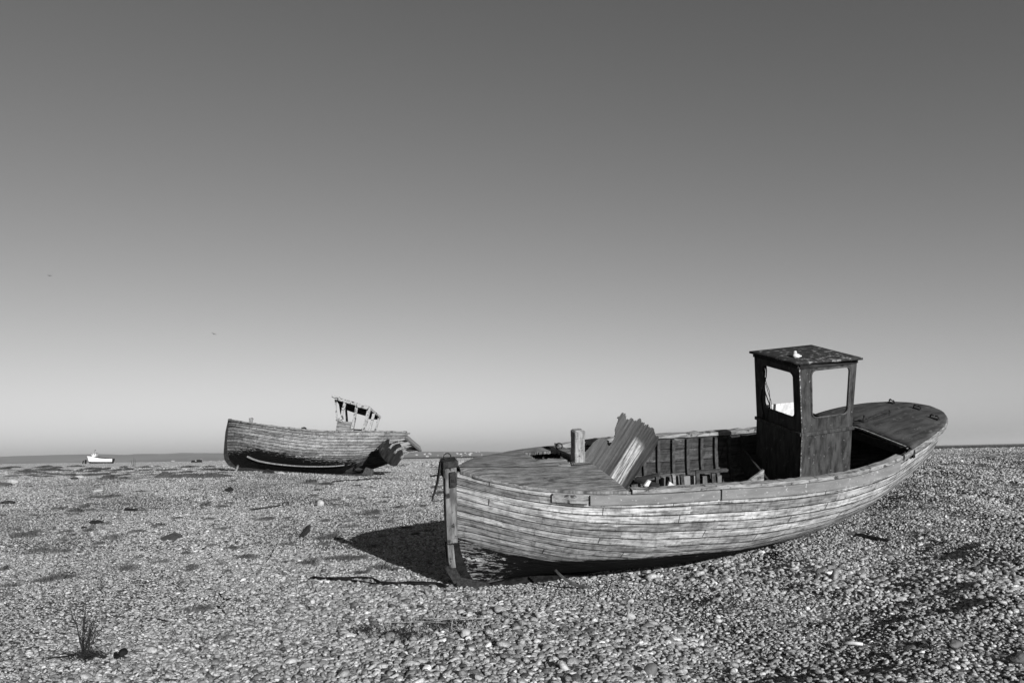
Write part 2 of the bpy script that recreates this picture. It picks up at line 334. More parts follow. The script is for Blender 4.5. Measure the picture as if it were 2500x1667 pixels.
# ------------------------------------------------------------------ pebbles
PC = bpy.data.collections.new('pebble_shapes')
mp = Mat('flint_pebble', .5, .35)
oi = mp.n('ShaderNodeObjectInfo'); rnd = oi.outputs['Random']; ramp = mp.n('ShaderNodeValToRGB'); mp.l(rnd, ramp.inputs[0]); cr = ramp.color_ramp
cr.elements[0].position = 0; cr.elements[0].color = (.055,)*3+(1,); cr.elements[1].position = 1; cr.elements[1].color = (.8,)*3+(1,)
for p, c in ((.12, .17), (.35, .28), (.62, .385), (.87, .48), (.97, .6)): e = cr.elements.new(p); e.color = (c,)*3+(1,)
pn = mp.noise(mp.tc.outputs['Object'], 1.7, 5, .65); pb = mp.math('MULTIPLY', ramp.outputs[0], mp.step(pn, .3, .7, .62, 1.25)); mp.color(pb); mp.bump(pn, .05, .4)
for k in range(9):
    bm = bmesh.new(); bmesh.ops.create_icosphere(bm, subdivisions=2, radius=1); rg = np.random.default_rng(40+k)
    K = rg.normal(0, 1, (4, 3)); ph = rg.uniform(0, 6, 4); ax = (1, rg.uniform(.6, .85), rg.uniform(.36, .6))
    for v in bm.verts:
        q = 1+.13*sum(sin(float(K[i] @ np.array(v.co))*1.5+ph[i]) for i in range(4))/1.6
        if k % 3 == 0: v.co.z = max(v.co.z, -.5) if v.co.z < 0 else min(v.co.z, .62)
        v.co = Vector((v.co.x*ax[0]*q, v.co.y*ax[1]*q, v.co.z*ax[2]*q))
    pm = bpy.data.meshes.new('pebble_shape'); bm.to_mesh(pm); bm.free(); pm.materials.append(mp.m); pm.polygons.foreach_set('use_smooth', [True]*len(pm.polygons))
    PC.objects.link(bpy.data.objects.new('pebble_shape', pm))
def sm(a, b, x): t = np.clip((x-a)/(b-a), 0, 1); return t*t*(3-2*t)
def scatter(y0, y1, dens, mean, sd, lift, seed, amin=-.72, amax=.74):
    rg = np.random.default_rng(seed); area = (amax-amin)*(((y1+2)**2-(y0+2)**2)/2); n = int(area*dens)
    y = np.sqrt(rg.uniform((y0+2)**2, (y1+2)**2, n))-2; x = rg.uniform(amin, amax, n)*(y+2)
    s = np.clip(rg.lognormal(math.log(mean), sd, n), mean*.4, mean*3.2)
    s = s*(.78+.22*sm(-.3, .0, x/(y+2)))*(1+.26*np.sin(x*.9+1.3*np.sin(y*.55+x*.3)+y*.4))
    z = gz(x, y)+s*rg.uniform(-.35, .4, n)*lift
    return np.stack([x, y, z], -1), s
pts = [scatter(4.6, 9, 1350, .0188, .32, 1, 1), scatter(4.6, 11, 42, .033, .28, .8, 2), scatter(9, 15, 940, .0215, .30, 1, 3), scatter(11, 20, 14, .038, .25, .8, 4),
       scatter(15, 24, 420, .0225, .28, .9, 5), scatter(24, 36, 210, .026, .28, .8, 6), scatter(36, 60, 70, .034, .28, .8, 7), scatter(60, 110, 7, .06, .3, .8, 8)]
PP = np.concatenate([p[0] for p in pts]); SS = np.concatenate([p[1] for p in pts]); NP_ = len(PP)
print('pebbles', NP_)
me = bpy.data.meshes.new('pebbles'); me.vertices.add(NP_); me.vertices.foreach_set('co', PP.ravel())
rg = np.random.default_rng(9); tilt = rg.normal(0, .38, (NP_, 2)); rot = np.stack([tilt[:, 0], tilt[:, 1], rg.uniform(0, 6.283, NP_)], -1)
at = me.attributes.new('rot', 'FLOAT_VECTOR', 'POINT'); at.data.foreach_set('vector', rot.ravel())
at = me.attributes.new('siz', 'FLOAT', 'POINT'); at.data.foreach_set('value', SS)
at = me.attributes.new('pick', 'INT', 'POINT'); at.data.foreach_set('value', rg.integers(0, 9, NP_))
pe = bpy.data.objects.new('pebbles', me); COL.objects.link(pe); tag(pe, 'loose grey flint pebbles covering the beach', 'pebbles', kind='stuff')
ng = bpy.data.node_groups.new('lay_pebbles', 'GeometryNodeTree')
ng.interface.new_socket('Geometry', in_out='INPUT', socket_type='NodeSocketGeometry'); ng.interface.new_socket('Geometry', in_out='OUTPUT', socket_type='NodeSocketGeometry')
gi = ng.nodes.new('NodeGroupInput'); g_o = ng.nodes.new('NodeGroupOutput'); iop = ng.nodes.new('GeometryNodeInstanceOnPoints'); ci = ng.nodes.new('GeometryNodeCollectionInfo')
ci.inputs['Collection'].default_value = PC; ci.inputs['Separate Children'].default_value = True; ci.inputs['Reset Children'].default_value = True
def na(name, t):
    n = ng.nodes.new('GeometryNodeInputNamedAttribute'); n.data_type = t; n.inputs['Name'].default_value = name; return n.outputs['Attribute']
ng.links.new(gi.outputs[0], iop.inputs['Points']); ng.links.new(ci.outputs[0], iop.inputs['Instance']); iop.inputs['Pick Instance'].default_value = True
ng.links.new(na('pick', 'INT'), iop.inputs['Instance Index'])
er = ng.nodes.new('FunctionNodeEulerToRotation'); ng.links.new(na('rot', 'FLOAT_VECTOR'), er.inputs[0]); ng.links.new(er.outputs[0], iop.inputs['Rotation'])
ng.links.new(na('siz', 'FLOAT'), iop.inputs['Scale']); ng.links.new(iop.outputs[0], g_o.inputs[0])
md = pe.modifiers.new('pebbles', 'NODES'); md.node_group = ng

# ------------------------------------------------------------------ hull builder
def sm(a, b, x): t = np.clip((x-a)/(b-a), 0, 1); return t*t*(3-2*t)
class Hull:
    def __init__(s, L, beam, sheer, ukeel, stem, powers, keelw=None, tend=1.0, tb=.9):
        s.L, s.beam, s.sheer, s.ukeel, s.stem, s.powers, s.tend, s.tb = L, beam, sheer, ukeel, stem, powers, tend, tb
        s.keelw = keelw or [(0, 0), (L, 0)]
    def B(s, u): return np.interp(u, [p[0] for p in s.beam], [p[1] for p in s.beam])
    def Ws(s, u): return np.interp(u, [p[0] for p in s.sheer], [p[1] for p in s.sheer])
    def Wk(s, u): return np.interp(u, [p[0] for p in s.keelw], [p[1] for p in s.keelw])
    def raw(s, S, t, side):
        """point at fraction S along the hull and t down from the sheer (0) to the keel (1)"""
        us = S*s.L
        ws, wk = s.Ws(us), s.Wk(us); w = ws+(wk-ws)*t
        ub = np.interp(w, [p[0] for p in s.stem], [p[1] for p in s.stem]); ue = s.L-(s.L-s.ukeel)*t**2.2
        u = ub+(ue-ub)*S
        p = np.interp(S, [q[0] for q in s.powers], [q[1] for q in s.powers]); qq = np.interp(S, [q[0] for q in s.powers], [q[2] for q in s.powers])
        b = s.B(us)/s.bmax; v = s.bmax*b**(1+s.tb*t*sm(.5, 1, S))*(1-np.minimum(t, 1)**p)**qq
        return np.array([u+0*v, side*v, w+0*v])
    @property
    def bmax(s): return max(p[1] for p in s.beam)
    def station(s, S, n, side, t1=1.0):
        """n+1 strake edges at equal girth"""
        t = np.linspace(0, t1, 160); P = s.raw(S, t, side).T; d = np.r_[0, np.cumsum(np.linalg.norm(np.diff(P, axis=0), axis=1))]
        return lambda x: P_interp(P, d, x*d[-1]/n)
def P_interp(P, d, x): return np.array([np.interp(x, d, P[:, k]) for k in range(3)])
def smooth_tab(tab, n=60):
    x = np.array([p[0] for p in tab], float); y = np.array([p[1] for p in tab], float); xx = np.linspace(x[0], x[-1], n)
    # monotone-ish cubic through the table
    m = np.gradient(y, x); out = []
    for q in xx:
        i = min(max(np.searchsorted(x, q)-1, 0), len(x)-2); h = x[i+1]-x[i]; t = (q-x[i])/h
        out.append((q, (2*t**3-3*t**2+1)*y[i]+(t**3-2*t**2+t)*h*m[i]+(-2*t**3+3*t**2)*y[i+1]+(t**3-t**2)*h*m[i+1]))
    return out
def plank_skin(hull, name, mat, parent, side, n, ns=90, off=0., recess=.0, tarline=None, send=None, S0=0., S1=1., jit=.0, rows=(.5,), n0=0, label=None, step=.0):
    Ss = np.linspace(S0, S1, ns); stn = [hull.station(S, n, side) for S in Ss]
    mb = MB(); uv = []; tar = []; rg = np.random.default_rng(21+n)
    joff = rg.normal(0, jit, n+1); grid = []
    # normals by finite differences
    vals = []
    for k in range(n0, n):
        for r in ((0.0,)+rows): vals.append((k, r))
    vals.append((n-1, 1.0))
    P = np.array([[st(k+r) for k, r in vals] for st in stn])
    dS = np.gradient(P, axis=0); dt = np.gradient(P, axis=1); N = np.cross(dS, dt); N /= np.linalg.norm(N, axis=2, keepdims=True)+1e-9
    sg = np.sign(N[:, :, 1]*side); sg[sg == 0] = 1; N *= sg[:, :, None]
    for i in range(ns):
        for j, (k, r) in enumerate(vals):
            o = off+(-recess if r == 0.0 or r == 1.0 else joff[k]+step*(r-.5))
            q = P[i, j]+N[i, j]*o; mb.v.append(tuple(q)); uv.append((Ss[i]*hull.L, k+r if r < 1 else n-1e-3))
            tar.append((tarline(q[0])-q[2]) if tarline else -1)
    m_ = len(vals)
    for i in range(ns-1):
        for j in range(m_-1):
            k, r = vals[j]; sc_ = (Ss[i]+Ss[i+1])/2
            if send is not None and sc_ > send(k+r+.2): continue
            f = (i*m_+j, (i+1)*m_+j, (i+1)*m_+j+1, i*m_+j+1); mb.f.append(f if side > 0 else f[::-1])
    return mb.build(name, mat, parent, smooth=True, solid=0, uv=uv, attrs={'tar': tar}, label=label)
def rail(hull, name, mat, parent, side, S0, S1, w, h, dz=0., dv=0., ns=50, uvn=None, jag=0., bevel=.006, under=None):
    """a timber that follows the sheer; w across, h deep"""
    mb = MB(); rg = np.random.default_rng(int(S0*100)+7)
    for i in range(ns+1):
        S = S0+(S1-S0)*i/ns; p = hull.raw(S, 0., side); e = 1e-3; d = hull.raw(min(S+e, 1), 0., side)-hull.raw(max(S-e, 0), 0., side); d /= np.linalg.norm(d)
        nrm = np.array([d[1], -d[0], 0]); nrm /= np.linalg.norm(nrm)
        if nrm[1]*side < 0: nrm = -nrm
        c = p+nrm*dv+np.array([0, 0, dz])
        for a, b in ((-1, -1), (1, -1), (1, 1), (-1, 1)): mb.v.append(tuple(c+nrm*a*w/2+np.array([0, 0, b*h/2+(rg.normal(0, jag) if b > 0 else 0)])))
    for i in range(ns):
        a, b = i*4, (i+1)*4
        for k in range(4): mb.f.append((a+k, a+(k+1) % 4, b+(k+1) % 4, b+k))
    mb.f += [(3, 2, 1, 0), tuple(ns*4+k for k in range(4))]
    return mb.build(name, mat, parent, bevel=bevel)
def frame_rib(hull, parent, side, S, wdt, dep, inset, t0=.0, t1=.97, mat=None):
    st0 = hull.station(S, 20, side); u0 = S*hull.L; mb = MB(); pts = []
    for k in range(15):
        x = t0*20+(t1-t0)*20*k/14; S2 = S
        for _ in range(4): S2 = min(max(S2+(u0-hull.station(S2, 20, side)(x)[0])/hull.L, 0), 1)
        pts.append(hull.station(S2, 20, side)(x))
    for k, p in enumerate(pts):
        a = pts[max(k-1, 0)]; b = pts[min(k+1, 14)]; d = (b-a)/np.linalg.norm(b-a); inn = np.cross(d, [1, 0, 0]); inn /= np.linalg.norm(inn)
        if inn[1]*side > 0: inn = -inn
        for du, dn in ((-1, 0), (1, 0), (1, 1), (-1, 1)): mb.v.append(tuple(p+np.array([du*wdt/2, 0, 0])+inn*(inset+dn*dep)))
    for k in range(14):
        for q in range(4): mb.f.append((k*4+q, k*4+(q+1) % 4, (k+1)*4+(q+1) % 4, (k+1)*4+q))
    mb.f += [(3, 2, 1, 0), tuple(56+q for q in range(4))]
    return mb.build('frame', mat or M_RIB, parent)
def pose(X, Y, Z, yaw, pit, heel):
    cy, sy, cp, sp, ch, sh = cos(yaw), sin(yaw), cos(pit), sin(pit), cos(heel), sin(heel)
    a = np.array([cy*cp, sy*cp, sp]); lat = np.array([-sy, cy, 0]); up = np.cross(a, lat); l2 = ch*lat+sh*up; u2 = -sh*lat+ch*up
    A = np.array([a, l2, u2]); O = np.array([X, Y, Z])
    M = Matrix([[A[0][0], A[1][0], A[2][0], X], [A[0][1], A[1][1], A[2][1], Y], [A[0][2], A[1][2], A[2][2], Z], [0, 0, 0, 1]])
    return A, O, M
def round_rect(x0, y0, x1, y1, r, n=7):
    pts = []
    for cx, cy, a0 in ((x1-r, y0+r, -90), (x1-r, y1-r, 0), (x0+r, y1-r, 90), (x0+r, y0+r, 180)):
        for k in range(n): a = radians(a0+90*k/(n-1)); pts.append((cx+r*cos(a), cy+r*sin(a)))
    return pts
def holed_panel(c, hole, r, th):
    """flat wall between four corners (c0 bottom near, c1 bottom far, c2 top far, c3 top near) with a rounded opening given in 0..1"""
    c = [np.array(k, float) for k in c]
    P = lambda x, y: (c[0]*(1-x)+c[1]*x)*(1-y)+(c[3]*(1-x)+c[2]*x)*y
    inner = round_rect(*hole, r); cx, cy = (hole[0]+hole[2])/2, (hole[1]+hole[3])/2; outer = []
    n = 7
    corner = [(1, 0), (1, 1), (0, 1), (0, 0)]
    for i, (x, y) in enumerate(inner):
        g, k = divmod(i, n); X, Y = corner[g]
        if k < n//2: q = ((x if g in (0, 2) else X), (Y if g in (0, 2) else y))
        elif k == n//2: q = (X, Y)
        else: q = ((X if g in (0, 2) else x), (y if g in (0, 2) else Y))
        outer.append(q)
    nn = np.cross(c[1]-c[0], c[3]-c[0]); nn = nn/np.linalg.norm(nn)*th; mb = MB(); m = len(inner)
    for lst in (inner, outer):
        for x, y in lst: mb.v.append(tuple(P(x, y)))
    for lst in (inner, outer):
        for x, y in lst: mb.v.append(tuple(P(x, y)+nn))
    for i in range(m):
        j = (i+1) % m
        mb.f += [(i, j, m+j, m+i), (2*m+i, 3*m+i, 3*m+j, 2*m+j), (i, 2*m+i, 2*m+j, j), (m+i, m+j, 3*m+j, 3*m+i)]
    return mb

# ------------------------------------------------------------------ boat 1: the near wreck
A1, O1, MX1 = pose(-.738, 11.156, -.117, .327, .1, .284)
def hit1(px, py, plane='v', val=0.):
    """photo pixel to boat coordinates on the plane u, v or w = val"""
    k = 'uvw'.index(plane); d = A1 @ ray(px, py); c = A1 @ (np.array([0, 0, CZ])-O1); t = (val-c[k])/d[k]; return c+t*d
b1 = empty('wrecked_fishing_boat', 'large weathered wooden fishing boat with dark box wheelhouse, stranded on the shingle in the foreground', 'boat', MX1)
H1 = Hull(7.8, smooth_tab([(0, .05), (.3, .40), (.8, .74), (1.25, .93), (1.9, 1.06), (3, 1.2), (4.3, 1.23), (5.5, 1.15), (6.4, 1.02), (7.0, .86), (7.4, .66), (7.65, .42), (7.76, .2), (7.8, .0)], 160),
          smooth_tab([(0, 1.61), (.3, 1.575), (.8, 1.50), (1.25, 1.455), (1.88, 1.405), (3.1, 1.345), (4.4, 1.25), (5.6, 1.23), (6.2, 1.30), (6.5, 1.385), (7.0, 1.49), (7.8, 1.60)], 80), 6.2,
          [(0, .12), (.05, .05), (.2, -.02), (.6, -.05), (1.2, -.04), (1.7, .0)], [(0, 1.3, 1.0), (.12, 2.2, .85), (.3, 3.8, .62), (.5, 4.5, .55), (.7, 3.6, .6), (.88, 2.2, .72), (1, 1.5, .8)], tb=.55)
def tar1(u): return float(np.interp(u, [-.2, 0, .4, 1, 1.95, 2.7, 3.8, 4.9, 5.65, 6.1, 6.6], [.78, .72, .57, .45, .45, .44, .35, .30, .33, .30, -.1]))
NS = 19
hp = plank_skin(H1, 'hull_planking', M_HULL, b1, -1, NS, ns=130, tarline=tar1, label='sunlit flaking planking of the near side')
hq = plank_skin(H1, 'hull_planking', M_HULL, b1, 1, NS, ns=90, tarline=tar1)
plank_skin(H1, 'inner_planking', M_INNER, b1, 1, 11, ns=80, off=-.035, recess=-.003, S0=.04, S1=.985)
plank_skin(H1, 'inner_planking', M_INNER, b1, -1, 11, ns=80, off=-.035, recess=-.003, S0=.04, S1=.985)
for i in range(19):
    for side in (1, -1): frame_rib(H1, b1, side, (1.55+.255*i+random.Random(i).uniform(-.02, .02))/7.8, .05, .055, .036, 0.02)
# gunwales, rubbing band
rail(H1, 'gunwale', M_CAP, b1, -1, 1.95/7.8, 6.2/7.8, .12, .05, dz=.0, dv=-.02, jag=.004)
rail(H1, 'gunwale', M_CAP, b1, 1, 1.82/7.8, 6.25/7.8, .12, .06, dz=.01, dv=-.02, jag=.007)
rail(H1, 'rubbing_band', M_BAND, b1, -1, 1.42/7.8, 3.12/7.8, .035, .125, dz=-.1, dv=.028, jag=.001)
rail(H1, 'rubbing_band', M_BAND, b1, -1, 3.14/7.8, 6.15/7.8, .035, .135, dz=-.10, dv=.028, jag=.001)
rail(H1, 'rubbing_band', M_TIMBER, b1, -1, .98/7.8, 1.4/7.8, .03, .105, dz=-.095, dv=.024, jag=.001)
rail(H1, 'rubbing_band', M_TIMBER, b1, -1, .02, .96/7.8, .02, .035, dz=-.012, dv=.012, jag=.001)
rail(H1, 'rubbing_band', M_BAND, b1, 1, .2, .78, .03, .12, dz=-.1, dv=.024)
rail(H1, 'stern_rim', M_TIMBER, b1, -1, 6.25/7.8, .999, .035, .075, dz=-.03, dv=.016, jag=.003)
rail(H1, 'stern_rim', M_TIMBER, b1, 1, 6.25/7.8, .999, .035, .075, dz=-.03, dv=.016, jag=.003)
# stem timber, forefoot and keel
mb = MB(); prof = [(-.17, -.02, 1.74), (-.175, -.03, 1.45), (-.18, -.035, 1.0), (-.175, -.04, .66)]
def loft(mb, rows, hw):      # rows of (u_front, u_back, w); hw half thickness
    n = len(mb.v)
    for uf, ub, w in rows:
        for u, v in ((uf, -hw*.8), (ub, -hw), (ub, hw), (uf, hw*.8)): mb.v.append((u, v, w))
    for i in range(len(rows)-1):
        for k in range(4): mb.f.append((n+i*4+k, n+i*4+(k+1) % 4, n+(i+1)*4+(k+1) % 4, n+(i+1)*4+k))
    mb.f += [(n+3, n+2, n+1, n), tuple(n+(len(rows)-1)*4+k for k in range(4))]
loft(mb, prof, .075); st_ = mb.build('stem_post', M_STEM, b1, bevel=.008)
mb = MB(); loft(mb, [(-.19, .06, .66), (-.175, .06, .45), (-.13, .08, .25), (-.06, .17, .08), (.1, .42, -.03)], .05); mb.build('forefoot', M_BLACK, b1, bevel=.01, label='dark rotten lower end of the stem')
mb = MB(); loft(mb, [(-.178, -.10, .645), (-.175, -.09, .45), (-.165, -.08, .33)], .085); mb.build('stem_facing', M_STEM, b1, bevel=.006)
mb = MB(); mb.bar((-.17, -.02, .36), (-.05, -.03, .12), .12, .06, up=(0, 1, 0)); mb.bar((-.06, -.03, .13), (.35, -.05, -.03), .12, .06, up=(0, 1, 0)); mb.build('iron_shoe', M_IRON, b1, bevel=.008)
mb = MB(); mb.box((3.0, 0, -.045), (5.4, .12, .12)); mb.build('keel', M_BLACK, b1, bevel=.01)
mb = MB(); mb.box((-.10, 0, 1.75), (.19, .18, .02)); mb.box((-.19, 0, 1.65), (.02, .17, .20)); mb.box((-.10, -.082, 1.71), (.19, .02, .07)); mb.build('stem_cap', M_IRON, st_, bevel=.006)
mb = MB(); mb.box((-.085, -.09, 1.52), (.085, .045, .19)); mb.box((-.085, -.115, 1.52), (.05, .02, .06)); mb.build('fairlead_plate', M_IRON, st_, bevel=.006)
mb = MB(); mb.ring((-.12, 0, 1.80), .045, .008, (.35, 1, 0)); mb.build('ring', M_IRON, st_, smooth=True)
mb = MB(); mb.bar((-.205, .03, 1.73), (-.25, .05, 1.46), .07, .016, up=(1, 0, 0)); mb.bar((-.25, .05, 1.46), (-.33, .06, 1.22), .06, .016, up=(1, 0, 0), w2=.03); mb.build('hanging_strap', M_IRON, st_, bevel=.003)

# foredeck with a broken hatch
U0, U1 = .02, 1.88
hatch = [(1.02, .30), (1.06, .43), (1.30, .53), (1.62, .66), (1.75, .60), (1.80, .30), (1.76, .12), (1.62, .10), (1.60, .20), (1.32, .13), (1.14, .16), (1.10, .25)]
hatch = [tuple(hit1(1050+a/3.409, 1000+b/3.409, 'w', 1.475)[:2]) for a, b in ((770, 352), (800, 368), (980, 340), (1062, 336), (1185, 392), (1190, 462), (1165, 468), (1135, 430), (1125, 408), (1000, 415), (905, 434), (870, 432), (835, 405), (790, 385))]
def inside(p, poly):
    x, y = p; c = False
    for i in range(len(poly)):
        x1, y1 = poly[i]; x2, y2 = poly[i-1]
        if (y1 > y) != (y2 > y) and x < (x2-x1)*(y-y1)/(y2-y1)+x1: c = not c
    return c
def deckw(u, v): return float(H1.Ws(u))-.005+.04*max(0, 1-(v/max(float(H1.B(u)), .1))**2)
mb = MB(); nu_, nv_ = 190, 130; idx = {}
for i in range(nu_+1):
    for j in range(nv_+1):
        u = U0+(U1-U0)*i/nu_; k = j/nv_*2-1; bb = float(H1.B(u))+.03
        v = k*bb; mb.v.append((u, v, deckw(u, v)))
rgj = np.random.default_rng(4)
for i in range(nu_):
    for j in range(nv_):
        a = i*(nv_+1)+j; q = mb.v[a]; jx, jy = rgj.normal(0, .012, 2)
        if inside((q[0]+jx, q[1]+jy), hatch): continue
        mb.f.append((a, a+nv_+1, a+nv_+2, a+1))
dk = Mat('foredeck_boards', .8, .2); P3 = dk.tc.outputs['Object']; X3, Y3, _z = dk.sep(P3)
s1 = dk.noise(dk.scale(P3, (2.6, 17, 1)), 1.3, 8, .74); s2 = dk.noise(dk.scale(P3, (9, 90, 1)), 1, 4, .7); s3 = dk.noise(dk.scale(P3, (1.2, 2.6, 1)), 1.3, 8, .72)
c = dk.step(s1, .32, .68, .055, .31); c = dk.math('MULTIPLY', c, dk.step(s2, .3, .7, .6, 1.35)); c = dk.mix(dk.math('MULTIPLY', dk.step(s3, .54, .66), .8), c, .02)
c = dk.mix(dk.math('MULTIPLY', dk.step(dk.noise(dk.scale(P3, (3, 13, 1)), 2.1, 7, .76), .64, .69), .8), c, .42)
wob = dk.math('MULTIPLY', dk.math('SUBTRACT', dk.noise(P3, 6, 4), .5), .02)
def line(axis, at_, w_): return dk.step(dk.math('ABSOLUTE', dk.math('SUBTRACT', dk.math('ADD', axis, wob), at_)), w_*.5, w_, 1, 0)
g = dk.math('MAXIMUM', dk.math('MAXIMUM', line(Y3, -.04, .022), line(Y3, .62, .008)), line(Y3, -.66, .006)); c = dk.mix(dk.math('MULTIPLY', g, .85), c, .012)
dk.color(c); dk.bump(dk.math('SUBTRACT', dk.math('ADD', s2, s1), g), .005)
fd = mb.build('foredeck', dk.m, b1, solid=.035, smooth=False)
mb = MB(); mb.bar((U1-.03, -1.0, 1.345), (U1-.03, -.1, 1.38), .06, .10); mb.bar((U1-.03, -.1, 1.38), (U1-.03, 1.0, 1.345), .06, .10); mb.build('deck_beam', M_TIMBER, b1, bevel=.006)
mb = MB(); _a = hit1(1282, 1108, 'w', 1.41); _b = hit1(1352, 1100, 'w', 1.41); mb.bar(_a, _b, .04, .06); mb.build('hatch_carling', M_TIMBER, b1, bevel=.005)
mb = MB(); mb.bar(hit1(1316, 1131, 'w', 1.50), hit1(1384, 1125, 'w', 1.47), .06, .03, jit=.006); mb.build('broken_board', M_TIMBER, b1, bevel=.004)
mb = MB(); mb.bar(hit1(1285, 1138, 'w', 1.50), hit1(1392, 1136, 'w', 1.47), .13, .03, jit=.004); mb.build('broken_board', M_TIMBER, b1, bevel=.004)
# samson post
pb_ = hit1(1411, 1131, 'w', 1.43); PU, PV = float(pb_[0]), float(pb_[1])
mb = MB(); mb.box((PU, PV, 1.33), (.155, .155, .56)); mb.box((PU, PV, 1.70), (.148, .148, .20)); mb.box((PU+.004, PV, 1.845), (.158, .155, .10)); mb.box((PU, PV, 1.90), (.14, .14, .02), taper=.85)
mb.build('samson_post', M_POST, b1, bevel=.018)
_a = Vector(hit1(1365, 1089, 'w', 1.485)); mb = MB(); mb.ring(_a, .045, .010, (.35, 1, 0)); mb.box(_a-Vector((0, 0, .055)), (.06, .06, .02)); mb.build('ring', M_IRON, b1, smooth=False)
mb = MB(); mb.box((1.62, .92, 1.44), (.07, .11, .03)); mb.build('eye_plate', M_IRON, b1, bevel=.004)

# aft deck
mb = MB(); NUa, NVa = 46, 30; UA0 = 6.42
for i in range(NUa+1):
    u = UA0+(7.795-UA0)*(i/NUa)**.7
    for j in range(NVa+1):
        k = j/NVa*2-1; bb = float(H1.B(u))+.02; v = k*bb; mb.v.append((u-.07*(1-abs(k))*0, v, float(H1.Ws(u))+.018+.05*(1-k*k)*min(1, bb)))
for i in range(NUa):
    for j in range(NVa): a = i*(NVa+1)+j; mb.f.append((a, a+NVa+1, a+NVa+2, a+1))
ad = mb.build('aft_deck', M_AFT, b1, solid=.03, smooth=True)
mb = MB(); mb.bar((UA0-.01, -1.02, 1.30), (UA0-.01, 1.02, 1.30), .05, .12); mb.build('deck_beam', M_DARKW, b1, bevel=.006)
mb = MB(); mb.bar((UA0-.03, -.98, 1.385), (UA0-.03, -.1, 1.425), .03, .03); mb.bar((UA0-.03, -.1, 1.425), (UA0-.03, .95, 1.385), .03, .03); mb.build('deck_edge_trim', M_TIMBER, b1, bevel=.004)
def aw(u, v): bb = float(H1.B(min(u, 7.79)))+.02; return float(H1.Ws(u))+.018+.05*(1-min(1, (v/bb))**2)*min(1, bb)
def on_deck(px, py, dz=.015):
    w = 1.5
    for _ in range(12): p = hit1(px, py, 'w', w); w = aw(min(p[0], 7.79), max(-.9, min(.9, p[1])))+dz
    return Vector(p)
for px, py in ((2177, 984), (2239, 998), (2281, 1022)):
    c = on_deck(px, py); c2 = on_deck(px+6, py+2.2); tg = (c2-c); tg.z = 0; tg.normalize(); mb = MB()
    mb.bar(c-tg*.085, c+tg*.085, .05, .018)
    for s in (-1, 1): mb.tube([c+tg*s*.075, c+tg*s*.075+Vector((0, 0, .035)), c+tg*s*.05+Vector((0, 0, .055)), c+tg*s*.015+Vector((0, 0, .045))], .012, 6)
    mb.build('fairlead', M_IRON, b1)
a, b_, c, d_ = on_deck(2084, 1035), on_deck(2109, 1032), on_deck(2140, 1021), on_deck(2172, 1012); up_ = Vector((0, 0, 1))
mb = MB(); mb.tube([a+up_*.02, b_+up_*.03, c+up_*.045, d_+up_*.05], .013, 7); mb.tube([b_, b_+up_*.12], .016, 7); mb.tube([b_+up_*.06-Vector((.05, .03, 0)), b_+up_*.06+Vector((.06, .04, 0))], .014, 6); mb.tube([b_+up_*.02, on_deck(2150, 1022)+up_*.03, d_+up_*.02], .010, 6); mb.bar(d_, d_+up_*.07, .03, .03, up=(1, 0, 0))
mb.build('tiller_gear', M_IRON, b1)
mb = MB(); q = [on_deck(*p) for p in ((2092, 1038), (2112, 1050), (2142, 1040), (2118, 1029))]; mb.add(q, [(0, 1, 2, 3)]); mb.build('hatch_board', M_RIB, b1, solid=.02)
q0 = Vector((6.42, -1.0, 1.36)); mb = MB(); mb.bar(q0+Vector((-.05, 0, -.16)), q0+Vector((-.03, 0, .02)), .05, .06, up=(0, 1, 0), jit=.012); mb.bar(q0+Vector((-.02, -.02, -.03)), q0+Vector((.16, .03, .03)), .05, .03, jit=.01); mb.bar(q0+Vector((.05, -.03, -.10)), q0+Vector((.03, -.02, .0)), .04, .04, up=(0, 1, 0), jit=.012); mb.build('rusted_bracket', M_IRON, b1)
mb = MB(); mb.bar(on_deck(2200, 1090), on_deck(2222, 1089), .09, .014, jit=.006); mb.build('deck_plate', M_IRON, b1)

# wheelhouse standing in the after part of the hold
wt = dict(ua=4.84, ub=5.84, c=.512, h=2.637); ww = dict(ua=4.92, ub=5.80, c=.518, h=1.656); wb = dict(ua=4.92, ub=5.80, c=.51, h=.35)
def cor(d, e, s, dh=0): return (d['ua'] if e == 'f' else d['ub'], s*d['c'], d['h']+dh)
wh_mat = M_WHEEL
mb = holed_panel([cor(ww, 'f', -1), cor(ww, 'b', -1), cor(wt, 'b', -1), cor(wt, 'f', -1)], (.20, .20, .885, .905), .085, -.03)
w1 = mb.build('wheelhouse', wh_mat, b1, bevel=.003)
mb = holed_panel([cor(ww, 'f', 1), cor(ww, 'f', -1), cor(wt, 'f', -1), cor(wt, 'f', 1)], (.19, .19, .875, .865), .085, -.03); mb.build('front_panel', wh_mat, w1, bevel=.003)
for s in (-1,):
    mb = MB(); q = [cor(wb, 'f', s), cor(wb, 'b', s), cor(ww, 'b', s, .0), cor(ww, 'f', s, .0)]; o_ = -s*.03
    mb.add(q+[(a, b+o_, c) for a, b, c in q], [(0, 1, 2, 3), (7, 6, 5, 4), (0, 4, 5, 1), (1, 5, 6, 2), (2, 6, 7, 3), (3, 7, 4, 0)]); mb.build('lower_panel', wh_mat, w1, bevel=.003)
mb = MB(); q = [cor(wb, 'f', 1), cor(wb, 'f', -1), cor(ww, 'f', -1), cor(ww, 'f', 1)]
mb.add([(a-.004, b, c) for a, b, c in q]+[(a+.03, b, c) for a, b, c in q], [(0, 1, 2, 3), (7, 6, 5, 4), (0, 4, 5, 1), (1, 5, 6, 2), (2, 6, 7, 3), (3, 7, 4, 0)]); mb.build('lower_panel', wh_mat, w1, bevel=.003)
